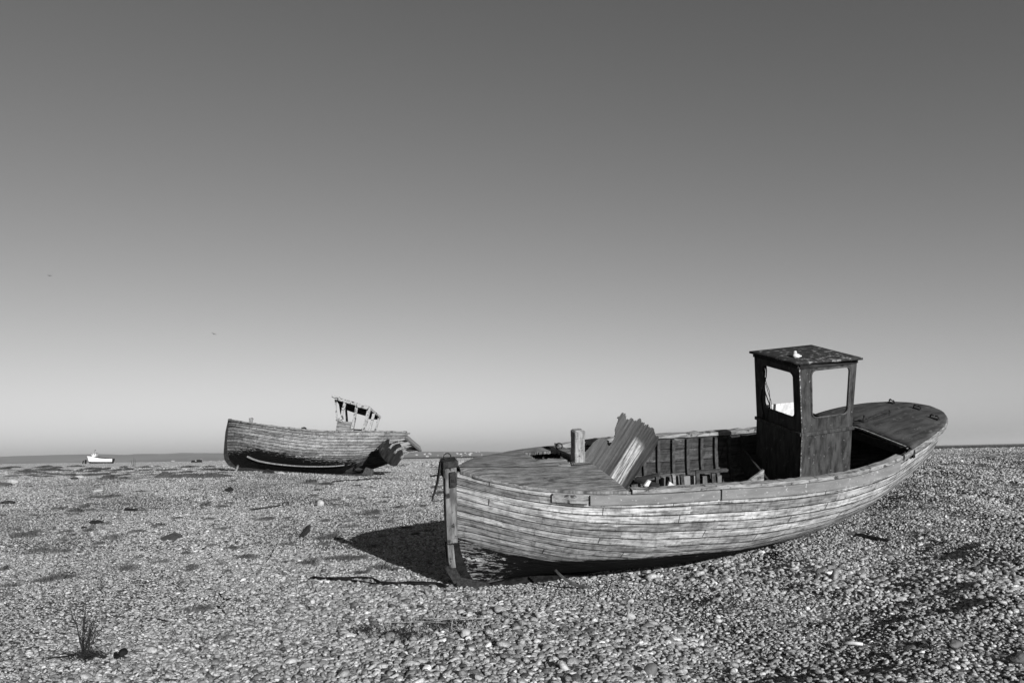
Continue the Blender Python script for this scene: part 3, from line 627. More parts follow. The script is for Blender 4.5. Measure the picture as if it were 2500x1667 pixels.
mb = MB(); q = [cor(wb, 'b', 1), cor(wb, 'b', -1), cor(ww, 'b', -1), cor(ww, 'b', 1)]
mb.add([(a+.004, b, c) for a, b, c in q]+[(a-.03, b, c) for a, b, c in q], [(0, 1, 2, 3), (7, 6, 5, 4), (0, 4, 5, 1), (1, 5, 6, 2), (2, 6, 7, 3), (3, 7, 4, 0)]); mb.build('lower_panel', wh_mat, w1, bevel=.003)
mb = MB(); mb.box((5.36, .50, .95), (.84, .03, 1.1)); mb.build('lower_panel', wh_mat, w1, bevel=.003)
mb = MB(); mb.bar((4.90, -.53, 1.63), (5.83, -.53, 1.63), .028, .05, up=(0, 0, 1)); mb.bar((4.90, -.53, 1.63), (4.90, .53, 1.63), .03, .05); mb.build('belt_strip', M_WHEEL, w1, bevel=.006)
def rim(c, hole, r, off):
    c = [np.array(k, float) for k in c]; P = lambda x, y: (c[0]*(1-x)+c[1]*x)*(1-y)+(c[3]*(1-x)+c[2]*x)*y
    mb = MB(); mb.tube([Vector(P(x, y))+Vector(off) for x, y in round_rect(*hole, r)], .011, 5, closed=True); mb.build('window_beading', M_BEAD, w1)
rim([cor(ww, 'f', -1), cor(ww, 'b', -1), cor(wt, 'b', -1), cor(wt, 'f', -1)], (.20, .20, .885, .905), .085, (0, -.006, 0))
rim([cor(ww, 'f', 1), cor(ww, 'f', -1), cor(wt, 'f', -1), cor(wt, 'f', 1)], (.19, .19, .875, .865), .085, (-.006, 0, 0))
for a_, b_ in ((cor(wb, 'f', -1), cor(ww, 'f', -1, -.03)), (cor(ww, 'f', -1, .0), cor(wt, 'f', -1, -.03))):
    mb = MB(); o_ = Vector((-.004, -.006, 0)); mb.bar(Vector(a_)+o_, Vector(b_)+o_, .016, .016, up=(1, 0, 0)); mb.build('corner_strip', M_EDGE, w1)
for e, s_ in (('f', -1), ('b', -1), ('f', 1), ('b', 1)):
    mb = MB(); i_ = .02 if e == 'f' else -.02; j_ = -s_*.02; a, m_, z_ = [Vector(k)+Vector((i_, j_, 0)) for k in (cor(wb, e, s_), cor(ww, e, s_), cor(wt, e, s_, -.01))]
    n = 4; mb.v = []; 
    for c in (a, m_, z_):
        for x, y in ((-1, -1), (1, -1), (1, 1), (-1, 1)): mb.v.append((c.x+x*.024, c.y+y*.024, c.z))
    for r in range(2):
        for k in range(4): mb.f.append((r*4+k, r*4+(k+1) % 4, r*4+4+(k+1) % 4, r*4+4+k))
    mb.f += [(3, 2, 1, 0), (8, 9, 10, 11)]; mb.build('corner_post', M_WHEEL, w1, bevel=.006)
mb = MB(); mb.bar(cor(wt, 'f', -1, -.02), cor(wt, 'b', -1, -.02), .05, .06); mb.bar(cor(wt, 'f', 1, -.02), cor(wt, 'b', 1, -.02), .05, .06); mb.bar(cor(wt, 'f', 1, -.02), cor(wt, 'f', -1, -.02), .05, .06); mb.build('top_plate', M_DARKW, w1)
RC = []
for (px, py) in ((1829, 859), (1945, 888), (2107, 875), (1981, 843)): RC.append(hit1(px, py, 'w', 2.67))
mb = MB(); ctr = sum(RC)/4; n = 12
for i in range(n+1):
    for j in range(n+1):
        x, y = i/n, j/n; p = (RC[0]*(1-x)+RC[1]*x)*(1-y)+(RC[3]*(1-x)+RC[2]*x)*y; mb.v.append((p[0], p[1], 2.665+.03*(1-(2*x-1)**2)*(1-(2*y-1)**2)**.5))
for i in range(n):
    for j in range(n): a = i*(n+1)+j; mb.f.append((a, a+1, a+n+2, a+n+1))
rf = mb.build('roof', M_ROOF, w1, solid=.03, smooth=True)
mb = MB(); rg = np.random.default_rng(2)
top = hit1(1868, 893, 'w', 2.55)
fx, fy = 4.90, .36
for k in range(5):
    x0, y0 = fx+rg.uniform(-.02, .04), fy+rg.uniform(-.06, .04); L_ = rg.uniform(.55, .95); pts = [(x0+.03*sin(k+z*7)+z*rg.uniform(-.02, .02), y0-z*.13*(k % 3)-.02*cos(k*2+z*6), 2.52-z*L_) for z in np.linspace(0, 1, 9)]
    mb.tube(pts, .005 if k > 1 else .009, 5)
mb.build('hanging_cables', M_BLACK, w1)
# white raised board at the far quarter and a pale inside panel
q = [hit1(px, py, 'v', 1.13) for px, py in ((1858, 1024), (1958, 1016), (1962, 979), (1862, 990))]
mb = MB(); mb.add([tuple(k) for k in q]+[(k[0], k[1]+.025, k[2]) for k in q], [(0, 1, 2, 3), (7, 6, 5, 4), (0, 4, 5, 1), (1, 5, 6, 2), (2, 6, 7, 3), (3, 7, 4, 0)]); mb.build('washboard', M_WHITE, b1, bevel=.004, label='white board raised on the far quarter')
q = [hit1(px, py, 'v', 1.08) for px, py in ((1850, 1045), (1968, 1035), (1968, 1017), (1850, 1028))]
mb = MB(); mb.add([tuple(k) for k in q]+[(k[0], k[1]+.03, k[2]) for k in q], [(0, 1, 2, 3), (7, 6, 5, 4), (0, 4, 5, 1), (1, 5, 6, 2), (2, 6, 7, 3), (3, 7, 4, 0)]); mb.build('side_deck', M_CAP, b1, bevel=.004)
# inside of the hold
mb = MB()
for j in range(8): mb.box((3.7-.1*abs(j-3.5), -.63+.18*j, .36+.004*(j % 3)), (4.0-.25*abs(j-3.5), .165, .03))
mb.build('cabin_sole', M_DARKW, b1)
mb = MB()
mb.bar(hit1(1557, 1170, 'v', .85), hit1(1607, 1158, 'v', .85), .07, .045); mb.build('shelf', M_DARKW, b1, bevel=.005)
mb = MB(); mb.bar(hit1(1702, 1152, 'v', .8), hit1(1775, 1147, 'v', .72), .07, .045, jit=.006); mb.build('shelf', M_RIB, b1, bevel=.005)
for (x0, y0, x1, y1, v, wd, mt) in ((1629, 1187, 1630, 1164, .75, .05, M_RIB), (1668, 1184, 1664, 1158, .75, .05, M_RIB), (1704, 1181, 1702, 1148, .75, .06, M_RIB), (1743, 1179, 1740, 1150, .78, .06, M_RIB), (1648, 1186, 1643, 1157, .6, .045, M_TIMBER), (1602, 1180, 1603, 1163, .7, .045, M_RIB)):
    mb = MB(); a = hit1(x0, y0+25, 'v', v); b = hit1(x1, y1, 'v', v); mb.bar(a, b, wd, .05, up=(0, 1, 0), jit=.004); mb.build('broken_upright', mt, b1, bevel=.004)
for x0, x1 in ((1615, 1664), (1670, 1703), (1716, 1734), (1752, 1762)):
    q = [hit1(px, py, 'v', .87) for px, py in ((x0, 1215), (x1, 1213), (x1, 1160), (x0, 1163))]; mb = MB(); mb.add([tuple(k) for k in q]+[(k[0], k[1]+.03, k[2]) for k in q], [(0, 1, 2, 3), (7, 6, 5, 4), (0, 4, 5, 1), (1, 5, 6, 2), (2, 6, 7, 3), (3, 7, 4, 0)]); mb.build('lining_board', M_BAND if x0 == 1670 else M_GREYST, b1)
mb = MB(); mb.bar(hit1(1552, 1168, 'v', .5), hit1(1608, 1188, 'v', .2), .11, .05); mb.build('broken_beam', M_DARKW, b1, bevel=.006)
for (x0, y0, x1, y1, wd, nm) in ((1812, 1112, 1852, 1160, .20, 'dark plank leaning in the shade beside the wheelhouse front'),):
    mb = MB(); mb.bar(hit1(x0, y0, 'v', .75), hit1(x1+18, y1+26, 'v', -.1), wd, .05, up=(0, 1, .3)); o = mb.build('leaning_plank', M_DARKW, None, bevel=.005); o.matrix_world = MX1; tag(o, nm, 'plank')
q = [hit1(px, py, 'v', -.25) for px, py in ((1820, 1180), (1865, 1178), (1866, 1146))]
mb = MB(); mb.add([tuple(k) for k in q]+[(k[0], k[1]+.04, k[2]) for k in q], [(0, 1, 2), (5, 4, 3), (0, 3, 4, 1), (1, 4, 5, 2), (2, 5, 3, 0)]); o = mb.build('broken_board', M_CAP, None, bevel=.004); o.matrix_world = MX1; tag(o, 'pale pointed broken board end showing above the gunwale at the foot of the wheelhouse', 'board')
q = [hit1(px, py, 'v', .0) for px, py in ((1573, 1186), (1583, 1187), (1590, 1174), (1583, 1172))]
mb = MB(); mb.add([tuple(k) for k in q]+[(k[0], k[1]+.03, k[2]) for k in q], [(0, 1, 2, 3), (7, 6, 5, 4), (0, 4, 5, 1), (1, 5, 6, 2), (2, 6, 7, 3), (3, 7, 4, 0)]); o = mb.build('white_block', M_WHITE, None); o.matrix_world = MX1; tag(o, 'small white block lying in the hold at the foot of the bent iron sheet', 'block')
q = [hit1(px, py, 'v', .0) for px, py in ((1631, 1186), (1650, 1186), (1635, 1175))]
mb = MB(); mb.add([tuple(k) for k in q]+[(k[0], k[1]+.03, k[2]) for k in q], [(0, 1, 2), (5, 4, 3), (0, 3, 4, 1), (1, 4, 5, 2), (2, 5, 3, 0)]); o = mb.build('white_shard', M_WHITE, None); o.matrix_world = MX1; tag(o, 'small white triangular shard in the hold just above the near gunwale', 'shard')
# lump of white stuff on the roof
c = hit1(1942, 868, 'w', 2.72); mb = MB(); mb.blob(c, (.055, .05, .035), 2, 2, .3); mb.blob((c[0], c[1], c[2]+.03), (.03, .03, .035), 6, 2, .3); mb.blob((c[0]+.07, c[1]-.01, c[2]-.012), (.03, .02, .015), 8, 2)
o = mb.build('white_rag', M_WHITE, None, smooth=True); o.matrix_world = MX1; tag(o, 'small white crumpled rag lying on the wheelhouse roof', 'rag')
# loose batten under the turn of the bilge
mb = MB(); P_ = [Vector(hit1(px, py, 'v', -.80)) for px, py in ((1356, 1391), (1366, 1402), (1382, 1415), (1402, 1427), (1440, 1434))]; mb.tube(P_, .016, 5, r2=.022); mb.build('bilge_batten', M_RIB, b1)

# corrugated iron sheet leaning in the hold
zp = lambda l: [(1400+a/4.704, 990+b/4.704) for a, b in l]
OUTL = zp([(70, 560), (145, 560), (200, 500), (255, 430), (300, 400), (345, 378), (370, 377), (375, 400), (388, 380), (405, 382), (402, 452), (425, 465), (440, 440), (470, 400), (497, 360), (490, 345), (500, 330), (498, 265), (508, 230), (522, 195), (516, 165), (525, 150), (545, 140), (560, 118), (575, 104), (600, 106), (628, 103), (632, 140), (645, 152), (665, 158), (683, 146), (708, 150), (706, 180), (715, 200), (738, 175), (765, 155), (805, 172), (803, 205), (812, 195), (835, 198), (840, 215), (862, 222), (878, 245), (890, 262), (915, 265), (925, 285), (940, 298), (965, 305), (975, 335), (1002, 358), (998, 400), (985, 430), (930, 545), (850, 650), (640, 930), (520, 1080), (350, 1080), (120, 760)])
sheetP = lambda px, py: hit1(px, py, 'v', .18)
pl = [sheetP(*p) for p in OUTL]; poly = [(p[0], p[2]) for p in pl]
e1 = sheetP(1400+840/4.704, 990+370/4.704)-sheetP(1400+510/4.704, 990+860/4.704); e1 /= np.linalg.norm(e1); e2 = np.array([e1[2], 0, -e1[0]])   # along and across the corrugations
org = sheetP(1400+600/4.704, 990+560/4.704); st_a = [((np.array([x, .18, z])-org) @ e1, (np.array([x, .18, z])-org) @ e2) for x, z in poly]
a0, a1 = min(s[0] for s in st_a), max(s[0] for s in st_a); b0, b1_ = min(s[1] for s in st_a), max(s[1] for s in st_a)
mb = MB(); NA, NB = 110, 150; keep = {}
for i in range(NA+1):
    for j in range(NB+1):
        a = a0+(a1-a0)*i/NA; b = b0+(b1_-b0)*j/NB; p = org+e1*a+e2*b
        dv = .0007*sin(b*2*pi/.052+.6*sin(b*9))*(1-.6*sm(.1, .3, b))+.55*max(0, b-.16)**1.6+.25*max(0, -b-.05)**1.5+.05*a
        mb.v.append((p[0], p[1]+dv, p[2]))
for i in range(NA):
    for j in range(NB):
        a = a0+(a1-a0)*(i+.5)/NA; b = b0+(b1_-b0)*(j+.5)/NB
        jg = .013*(sin(b*23+2)+sin(b*47+1.3+3*sin(b*11))+sin(b*131+a*40+4*sin(b*19))*.55) if a > .2*a1 else 0
        if inside((a+jg, b+jg*.4), st_a): q = i*(NB+1)+j; mb.f.append((q, q+1, q+NB+2, q+NB+1))
ms = Mat('rusted_galvanised_iron', .62, .4); P3 = ms.tc.outputs['Object']
uvn = ms.n('ShaderNodeUVMap').outputs[0]; Uu, Vv, _ = ms.sep(uvn)
stv = ms.vec(ms.math('MULTIPLY', Uu, 1.2), ms.math('MULTIPLY', Vv, 16), 0); k1 = ms.noise(stv, 1.6, 6, .6); k2 = ms.noise(P3, 30, 4, .7)
zone = ms.math('MULTIPLY', ms.math('MULTIPLY', ms.step(ms.math('ADD', Uu, ms.math('ADD', ms.math('MULTIPLY', k1, .28), ms.math('MULTIPLY', ms.noise(P3, 4, 3), .2))), .52, .42), ms.step(Vv, -.04, .0)), ms.step(Vv, .24, .16))
c = ms.step(k1, .3, .7, .012, .065); c = ms.mix(ms.math('MULTIPLY', zone, ms.step(k1, .38, .60, .08, 1.)), c, .5); c = ms.math('MULTIPLY', c, ms.step(k2, .3, .7, .8, 1.15)); ms.color(c); ms.b.inputs['Metallic'].default_value = .15
uvl = [((a0+(a1-a0)*i/NA), (b0+(b1_-b0)*j/NB)) for i in range(NA+1) for j in range(NB+1)]
cs = mb.build('corrugated_sheet', ms.m, None, solid=.006, smooth=True, uv=uvl); cs.matrix_world = MX1
tag(cs, 'big torn rusty corrugated iron sheet leaning upright inside the foreground boat behind its foredeck', 'iron sheet')

# ------------------------------------------------------------------ boat 2: the bigger wreck behind, heeled away from the camera
Y2 = -.33
A2, O2, MX2 = pose((592-1250)/F*43.5, 43.5, float(1.6-19*43.5/F), Y2, -.062, -.29)
O2 = O2-1.5*A2[0]; MX2.translation = Vector(O2)
def hit2(px, py, plane='v', val=0.):
    k = 'uvw'.index(plane); d = A2 @ ray(px, py); c = A2 @ (np.array([0, 0, CZ])-O2); t = (val-c[k])/d[k]; return c+t*d
b2 = empty('old_fishing_trawler', 'old wooden trawler hull with skeletal white wheelhouse and broken open stern, middle distance', 'boat', MX2)
L2 = 11.3
H2 = Hull(L2, smooth_tab([(0, .06), (.5, .42), (1.5, .95), (2.8, 1.35), (4.1, 1.52), (6, 1.66), (8, 1.6), (9.8, 1.4), (11.3, 1.1)], 120),
          smooth_tab([(0, 2.52), (1.5, 2.18), (4.1, 1.81), (5.8, 1.66), (7.1, 1.63), (8.5, 1.70), (9.9, 1.80), (11.3, 1.92)], 60), 9.1,
          [(-.1, 1.3), (.1, .8), (.4, .5), (.8, .25), (1.4, .08), (2.0, .0), (2.6, -.08)],
          [(0, 1.2, 1.0), (.12, 2.0, .85), (.3, 3.4, .66), (.55, 4.2, .58), (.8, 2.6, .72), (1, 2.0, .8)], keelw=[(0, -.05), (9, -.05), (10, .3), (11.3, .9)], tb=.3)
def tar2(u): return float(np.interp(u, [0, .5, 1.8, 3, 4.5, 6.2, 7.8, 8.8, 9.9, 11], [.85, .8, .8, .75, .55, .38, .38, .5, .85, 1.0]))
N2 = 18
def send2(k): return float(np.interp(k, [0, 1.5, 3, 4.5, 7, 9, 12, 18], [1.0, .985, .96, .92, .885, .885, .90, .93]))
plank_skin(H2, 'hull_planking', M_HULL2, b2, -1, N2, ns=110, tarline=tar2, send=send2, rows=(.25, .5, .75))
plank_skin(H2, 'hull_planking', M_HULL2, b2, 1, N2, ns=80, tarline=tar2, send=lambda k: .86)
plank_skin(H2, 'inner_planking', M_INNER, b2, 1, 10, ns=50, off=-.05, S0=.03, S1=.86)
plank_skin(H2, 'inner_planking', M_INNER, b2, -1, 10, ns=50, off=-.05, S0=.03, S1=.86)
rail(H2, 'gunwale', M_CAP, b2, -1, .0, .985, .16, .09, dz=.03, jag=.012)
rail(H2, 'gunwale', M_CAP, b2, 1, .0, .86, .16, .09, dz=.03, jag=.012)
rail(H2, 'bulwark_strip', M_FLAKY, b2, -1, .02, .60, .03, .035, dz=-.22, dv=.012, jag=.01)
mb = MB(); loft(mb, [(-.16, .06, 2.64), (-.12, .1, 1.9), (.0, .2, 1.3), (.14, .42, .7), (.3, .62, .38), (.6, 1.0, .12), (1.3, 1.6, -.12)], .09)
for i_, v in enumerate(mb.v): pass
st2 = mb.build('stem_post', M_DARKW, b2, bevel=.02)
mb = MB(); mb.bar((1.3, 0, -.1), (8.9, 0, -.1), .2, .24); mb.build('keel', M_DARKW, b2, bevel=.02)
mb = MB(); mb.add([(8.5, -.09, -.25), (9.12, -.09, -.25), (9.1, -.09, .3), (8.7, -.09, .4), (8.5, .09, -.25), (9.12, .09, -.25), (9.1, .09, .3), (8.7, .09, .4)], [(0, 1, 2, 3), (7, 6, 5, 4), (0, 4, 5, 1), (1, 5, 6, 2), (2, 6, 7, 3), (3, 7, 4, 0)]); mb.build('stern_post', M_RIB, b2, bevel=.02)
# bilge keel: a pale long batten
mb = MB(); pts = []
for px, py in ((598, 1109), (606, 1114), (619, 1120), (632, 1124.5), (649, 1128), (670, 1131.5), (692, 1134), (720, 1136.5), (750, 1138), (780, 1138.3), (807, 1138), (825, 1136.8), (842, 1135), (860, 1131.5)):
    v = -1.2
    for _ in range(25):
        p = hit2(px, py, 'v', v); Sx = min(max(p[0]/L2, 0), 1); stn = H2.station(Sx, 60, -1); P_ = np.array([stn(x) for x in range(61)]); v = .5*v+.5*float(np.interp(-p[2], -P_[:, 2], P_[:, 1]))
    pts.append(p)
pts = [Vector(p)+Vector((0, -.06, -.02)) for p in pts]
mb.tube(pts[1:-1], .05, 4, r2=.03)
mb.build('bilge_keel', M_POST, b2)
# stern bulkhead: the hull section closed off behind the lost planking
def hitp2(px, py, u0, kv, kw):          # sight line meets the raked plane u = u0 + kv*v + kw*w
    d = A2 @ ray(px, py); c = A2 @ (np.array([0, 0, CZ])-O2); n = np.array([1, -kv, -kw]); t = (u0-n @ c)/(n @ d); return c+t*d
mb = MB(); q = [hitp2(800+a/6.816, 950+b/6.816, 9.85, .10, .38) for a, b in ((1120, 812), (1050, 822), (1000, 838), (920, 885), (868, 940), (846, 1000), (868, 1085), (920, 1155), (980, 1215), (1040, 1262), (1090, 1280), (1140, 1262), (1180, 1210), (1225, 1150), (1243, 1080), (1240, 1010), (1215, 930), (1170, 870))]
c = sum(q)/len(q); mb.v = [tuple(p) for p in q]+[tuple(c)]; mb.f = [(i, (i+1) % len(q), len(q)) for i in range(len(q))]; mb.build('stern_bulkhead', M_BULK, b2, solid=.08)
# bare stern frames running out to the rim
rim_n = hit2(986, 1062, 'v', -1.02); rim_f = hit2(1026, 1096, 'v', 1.12)
zz = lambda l: [(800+a/6.816, 950+b/6.816) for a, b in l]
mb = MB(); mb.bar(rim_n+np.array([0, -.05, 0]), rim_f, .30, .12, up=(1, 0, .6)); mb.build('stern_rim', M_TIMBER, b2, bevel=.01)
for lst, v0, v1 in (([(1030, 985), (1060, 940), (1110, 905), (1200, 880), (1345, 850)], -.75, -.35), ([(1115, 1060), (1150, 1010), (1250, 970), (1420, 925)], -.3, .2), ([(1235, 1010), (1300, 975), (1360, 958), (1470, 950)], .3, .65), ([(1225, 1145), (1260, 1095), (1330, 1050), (1440, 1030), (1525, 1018)], .6, 1.05)):
    q0 = hitp2(*zz(lst)[0], 9.95, .10, .38); fr = (v0+.9)/1.9; rr_ = rim_n*(1-min(max((v1+1.0)/2.1, 0), 1))+rim_f*min(max((v1+1.0)/2.1, 0), 1); c0 = A2 @ (np.array([0, 0, CZ])-O2)
    t0_, t1_ = np.linalg.norm(q0-c0), np.linalg.norm(rr_-c0); P_ = [Vector(c0+A2 @ ray(*p)*(t0_+(t1_-t0_)*k/(len(lst)-1))) for k, p in enumerate(zz(lst))]; mb = MB()
    mb.tube(P_, .065, 6); mb.build('stern_frame', M_TIMBER, b2)
mb = MB(); q = [hit2(*zz([p])[0], 'v', v) for p, v in (((1250, 985), .4), ((1460, 945), .7), ((1510, 1015), .95), ((1345, 1040), .6))]; mb.add(q, [(0, 1, 2, 3)]); mb.build('stern_board', M_DARKW, b2, solid=.05)
# small deck fittings
def at2(px, py, v=-1.1): return Vector(hit2(px, py, 'v', v))
mb = MB(); mb.bar(at2(611, 1042, -.2), at2(613.5, 1022, -.2), .16, .16); mb.bar(at2(613.5, 1022.5, -.2), at2(613.5, 1021, -.2), .2, .2); mb.build('mooring_post', M_POST, b2, bevel=.01)
mb = MB(); mb.bar(at2(742, 1056, -1.5), at2(742, 1044, -1.5), .2, .18); mb.blob(at2(744, 1064, -1.45), (.12, .12, .12), 3); mb.build('gunwale_roller', M_IRON, b2)
# ruined wheelhouse frame
def P2(zx, zy, v): return Vector(hit2(800+zx/6.816, 950+zy/6.816, 'v', v))
posts = [((132, 165), (150, 520), -.55, .10, 'M'), ((290, 205), (208, 540), -.8, .14, 'M'), ((490, 265), (405, 690), -.8, .17, 'M'), ((690, 325), (598, 690), -.8, .19, 'M'), ((772, 400), (688, 715), -.1, .15, 'M'), ((857, 475), (788, 715), .7, .13, 'M'), ((308, 340), (322, 535), .6, .12, 'D'), ((205, 240), (245, 500), .6, .13, 'D')]
cab = None
mb = MB(); mb.bar(P2(75, 112, -.9), P2(200, 150, -.85), .16, .12); mb.bar(P2(130, 150, -.82), P2(490, 255, -.82), .14, .16); mb.bar(P2(480, 265, -.82), P2(695, 315, -.82), .14, .2); mb.bar(P2(690, 315, -.82), P2(870, 468, .75), .12, .12)
cab = mb.build('wheelhouse_frame', M_FLAKY, b2, bevel=.008)
for a, b, v, wd, mt in posts:
    mb = MB(); mb.bar(P2(*a, v), P2(*b, v), wd*.8, wd*.6, up=(0, 1, 0), jit=.006); mb.build('post', M_FLAKY if mt == 'M' else M_DARKW, cab)
mb = MB(); q = [P2(150, 185, .35), P2(300, 225, .35), P2(500, 300, .45), P2(690, 345, .5), P2(850, 480, .8), P2(845, 500, 1.05), P2(660, 488, 1.1), P2(640, 440, 1.05), P2(440, 385, 1.0), P2(330, 345, .95), P2(215, 285, .9)]
mb.add(q, [tuple(range(len(q)))]); mb.build('roof_boards', M_DARKW, cab, solid=.05)
mb = MB(); q = [P2(72, 98, -.8), P2(300, 185, -.8), P2(500, 248, -.8), P2(690, 300, -.8), P2(878, 462, .8), P2(640, 330, .9), P2(300, 200, .8), P2(120, 130, .6)]
mb.add(q, [tuple(range(len(q)))]); mb.build('roof_skin', M_TIMBER, cab, solid=.04)
mb = MB(); q = [P2(135, 715, -.72), P2(400, 715, -.72), P2(432, 560, -.72), P2(395, 545, -.72), P2(300, 535, -.72), P2(262, 545, -.72), P2(215, 480, -.7), P2(165, 485, -.7), P2(152, 600, -.7)]
mb.add(q, [tuple(range(len(q)))]); mb.build('side_boards', M_TIMBER, cab, solid=.05)
mb = MB(); q = [P2(560, 715, -.6), P2(655, 715, -.6), P2(600, 660, -.6), P2(568, 655, -.6)]; mb.add(q, [(0, 1, 2, 3)]); mb.build('coaming', M_RIB, cab, solid=.05)
mb = MB(); mb.bar(P2(400, 692, -.6), P2(560, 700, -.6), .1, .18); mb.build('coaming', M_DARKW, cab)
mb = MB(); mb.tube([P2(440, 720, -.78), P2(436, 640, -.78), P2(470, 480, -.78)], .018, 6); mb.build('rod', M_IRON, cab)
# props on the ground by trawler
def onray(px, py, dist, dz=0):
    d = ray(px, py); t = dist/d[1]; return Vector((d[0]*t, d[1]*t, CZ+d[2]*t+dz))
mb = MB(); P_ = [onray(581, 1136, 42.3), onray(579, 1143, 42.0), onray(575, 1152, 41.7), onray(566, 1158, 41.5)]; mb.tube(P_, .07, 7, r2=.03); o = mb.build('curved_driftwood', M_POST, None, smooth=True); tag(o, 'pale curved driftwood branch hanging from the forefoot of the old trawler to the shingle', 'driftwood')
mb = MB(); mb.bar(onray(647, 1152, 41.3), onray(668, 1157, 41.2), .5, .28, h2=.1, jit=.02); o = mb.build('wedge_block', M_DARKW, None, bevel=.02); tag(o, 'dark wooden wedge jammed under the keel of the old trawler', 'wedge')
mb = MB(); mb.blob(onray(687, 1157, 41.0), (.2, .15, .13), 5, 2, .25); o = mb.build('pale_stone', M_CHALK, None); tag(o, 'small pale lump of stone beside the wooden wedge under the trawler keel', 'stone')

# ------------------------------------------------------------------ boat 3: small white boat far off
A3, O3, MX3 = pose((212-1250)/F*250, 250, float(1.6-.1*250/F)-.0, .03, -.03, 0)
gB = onray(215, 1131.5, 250); MX3.translation = gB; MX3 = MX3 @ Matrix.Diagonal((.94, .94, .94, 1))
b3 = empty('white_fishing_boat', 'small white fishing boat with a tiny cabin, far off on the skyline at the left', 'boat', MX3)
H3 = Hull(7.9, [(0, .04), (.8, .7), (2, 1.15), (4, 1.3), (6.5, 1.2), (7.9, 1.0)], [(0, 2.55), (1.5, 2.35), (2.9, 1.98), (4, 1.75), (6, 1.62), (7.9, 1.62)], 7.6, [(0, .45), (1.0, .1), (2.55, -.55)], [(0, 1.3, 1), (.3, 2.5, .75), (1, 2.6, .75)], tb=0)
mwh = Mat('white_topsides', .5, .3); tarc = mwh.attr('tar'); mwh.color(mwh.mix(mwh.step(tarc, -.02, .02), 1.25, .05))
for sgn in (-1, 1): plank_skin(H3, 'hull', mwh.m, b3, sgn, 6, ns=24, tarline=lambda u: .72, recess=0)
mb = MB(); r_ = [H3.station(1, 6, -1)(x) for x in np.linspace(0, 6, 9)]+[H3.station(1, 6, 1)(x) for x in np.linspace(6, 0, 9)]; mb.add(r_, [tuple(range(len(r_)))]); mb.build('transom', M_DARKW, b3)
mb = MB(); mb.add([H3.raw(S, 0, -1) for S in np.linspace(0, 1, 12)]+[H3.raw(S, 0, 1) for S in np.linspace(1, 0, 12)], [tuple(range(24))]); mb.build('deck', M_AFT, b3)
for sgn in (-1, 1): rail(H3, 'gunwale', M_DARKW, b3, sgn, 0, 1, .1, .1, ns=16)
mb = MB(); mb.box((1.85, 0, 2.75), (1.25, 1.3, 1.1)); cb = mb.build('cabin', mwh.m, b3, bevel=.03, ); 
mb = MB(); mb.box((1.8, 0, 3.33), (1.6, 1.5, .08)); mb.build('cabin_roof', M_DARKW, cb)
for u in (1.55, 2.1): mb = MB(); mb.box((u, -.66, 2.95), (.3, .02, .34)); mb.build('window', M_BLACK, cb)
mb = MB(); mb.box((1.21, 0, 2.95), (.02, 1.0, .4)); mb.build('window', M_BLACK, cb)
mb = MB(); mb.tube([(1.75, 0, 3.35), (1.75, 0, 4.15)], .03, 5); ms_ = mb.build('mast', M_IRON, b3)
mb = MB(); mb.blob((1.95, 0, 4.25), (.14, .14, .16), 2); mb.build('mast_ball', M_BLACK, ms_)
mb = MB(); mb.box((.9, -.78, 2.02), (.9, .03, .1), Matrix.Rotation(.12, 3, 'Y')); mb.build('name_board', M_IRON, b3)
mb = MB(); mb.tube([(3.0, -1.2, 2.1), (7.8, -1.0, 1.75)], .025, 5); mb.tube([(7.8, -1.0, 1.75), (7.8, -1.0, 1.6)], .025, 5); mb.build('handrail', M_IRON, b3)
mb = MB(); mb.box((7.85, 0, .35), (.35, .1, .8)); mb.build('rudder', M_BLACK, b3)
mb = MB(); mb.bar((1.5, -1.05, .5), (6.6, -1.15, .42), .1, .1); mb.build('bilge_rail', M_CAP, b3)
mb = MB(); mb.box((4, 0, -.02), (7.2, .2, .34)); mb.build('keel', M_BLACK, b3)
gx = onray(209, 1128, 249.5); mb = MB(); mb.box((gx.x, gx.y, gx.z), (.45, .45, 1.5)); o = mb.build('mooring_block', M_BLACK, None, bevel=.08); tag(o, 'black upright post under the bow of the far white boat', 'post')
gx = onray(202.5, 1128, 249.5); mb = MB(); mb.bar((gx.x-.1, gx.y, gx.z-.6), (gx.x+.15, gx.y, gx.z+.5), .25, .25); o = mb.build('short_stake', M_DARKW, None); tag(o, 'short leaning stake just left of the far white boat', 'stake')
# winch far off, dead stems on the skyline
gx = onray(480, 1126.5, 300); mb = MB(); mb.box(gx+Vector((-1.2, 0, 0)), (1.0, 1, 1.0)); mb.box(gx+Vector((.9, 0, .1)), (1.6, 1, 1.1)); mb.box(gx+Vector((0, 0, -.1)), (3.8, .8, .35)); o = mb.build('beach_winch', M_BLACK, None, bevel=.05); tag(o, 'low dark winch standing on the skyline between the white boat and the trawler', 'winch')
mb = MB()
for px0, px1, h in ((324, 327, 22), (328, 330, 19), (322, 320, 14)):
    a = gp(px0+1, 1138, False); d_ = a.y; b = onray(px1, 1138-h, d_); c_ = (a+b)/2+Vector((.02, 0, 0)); mb.tube([a, c_, b], .035, 5, r2=.012)
o = mb.build('dead_stems', M_DARKST, None); tag(o, 'thin dead plant stems standing against the far hills right of the white boat', 'plant stems')
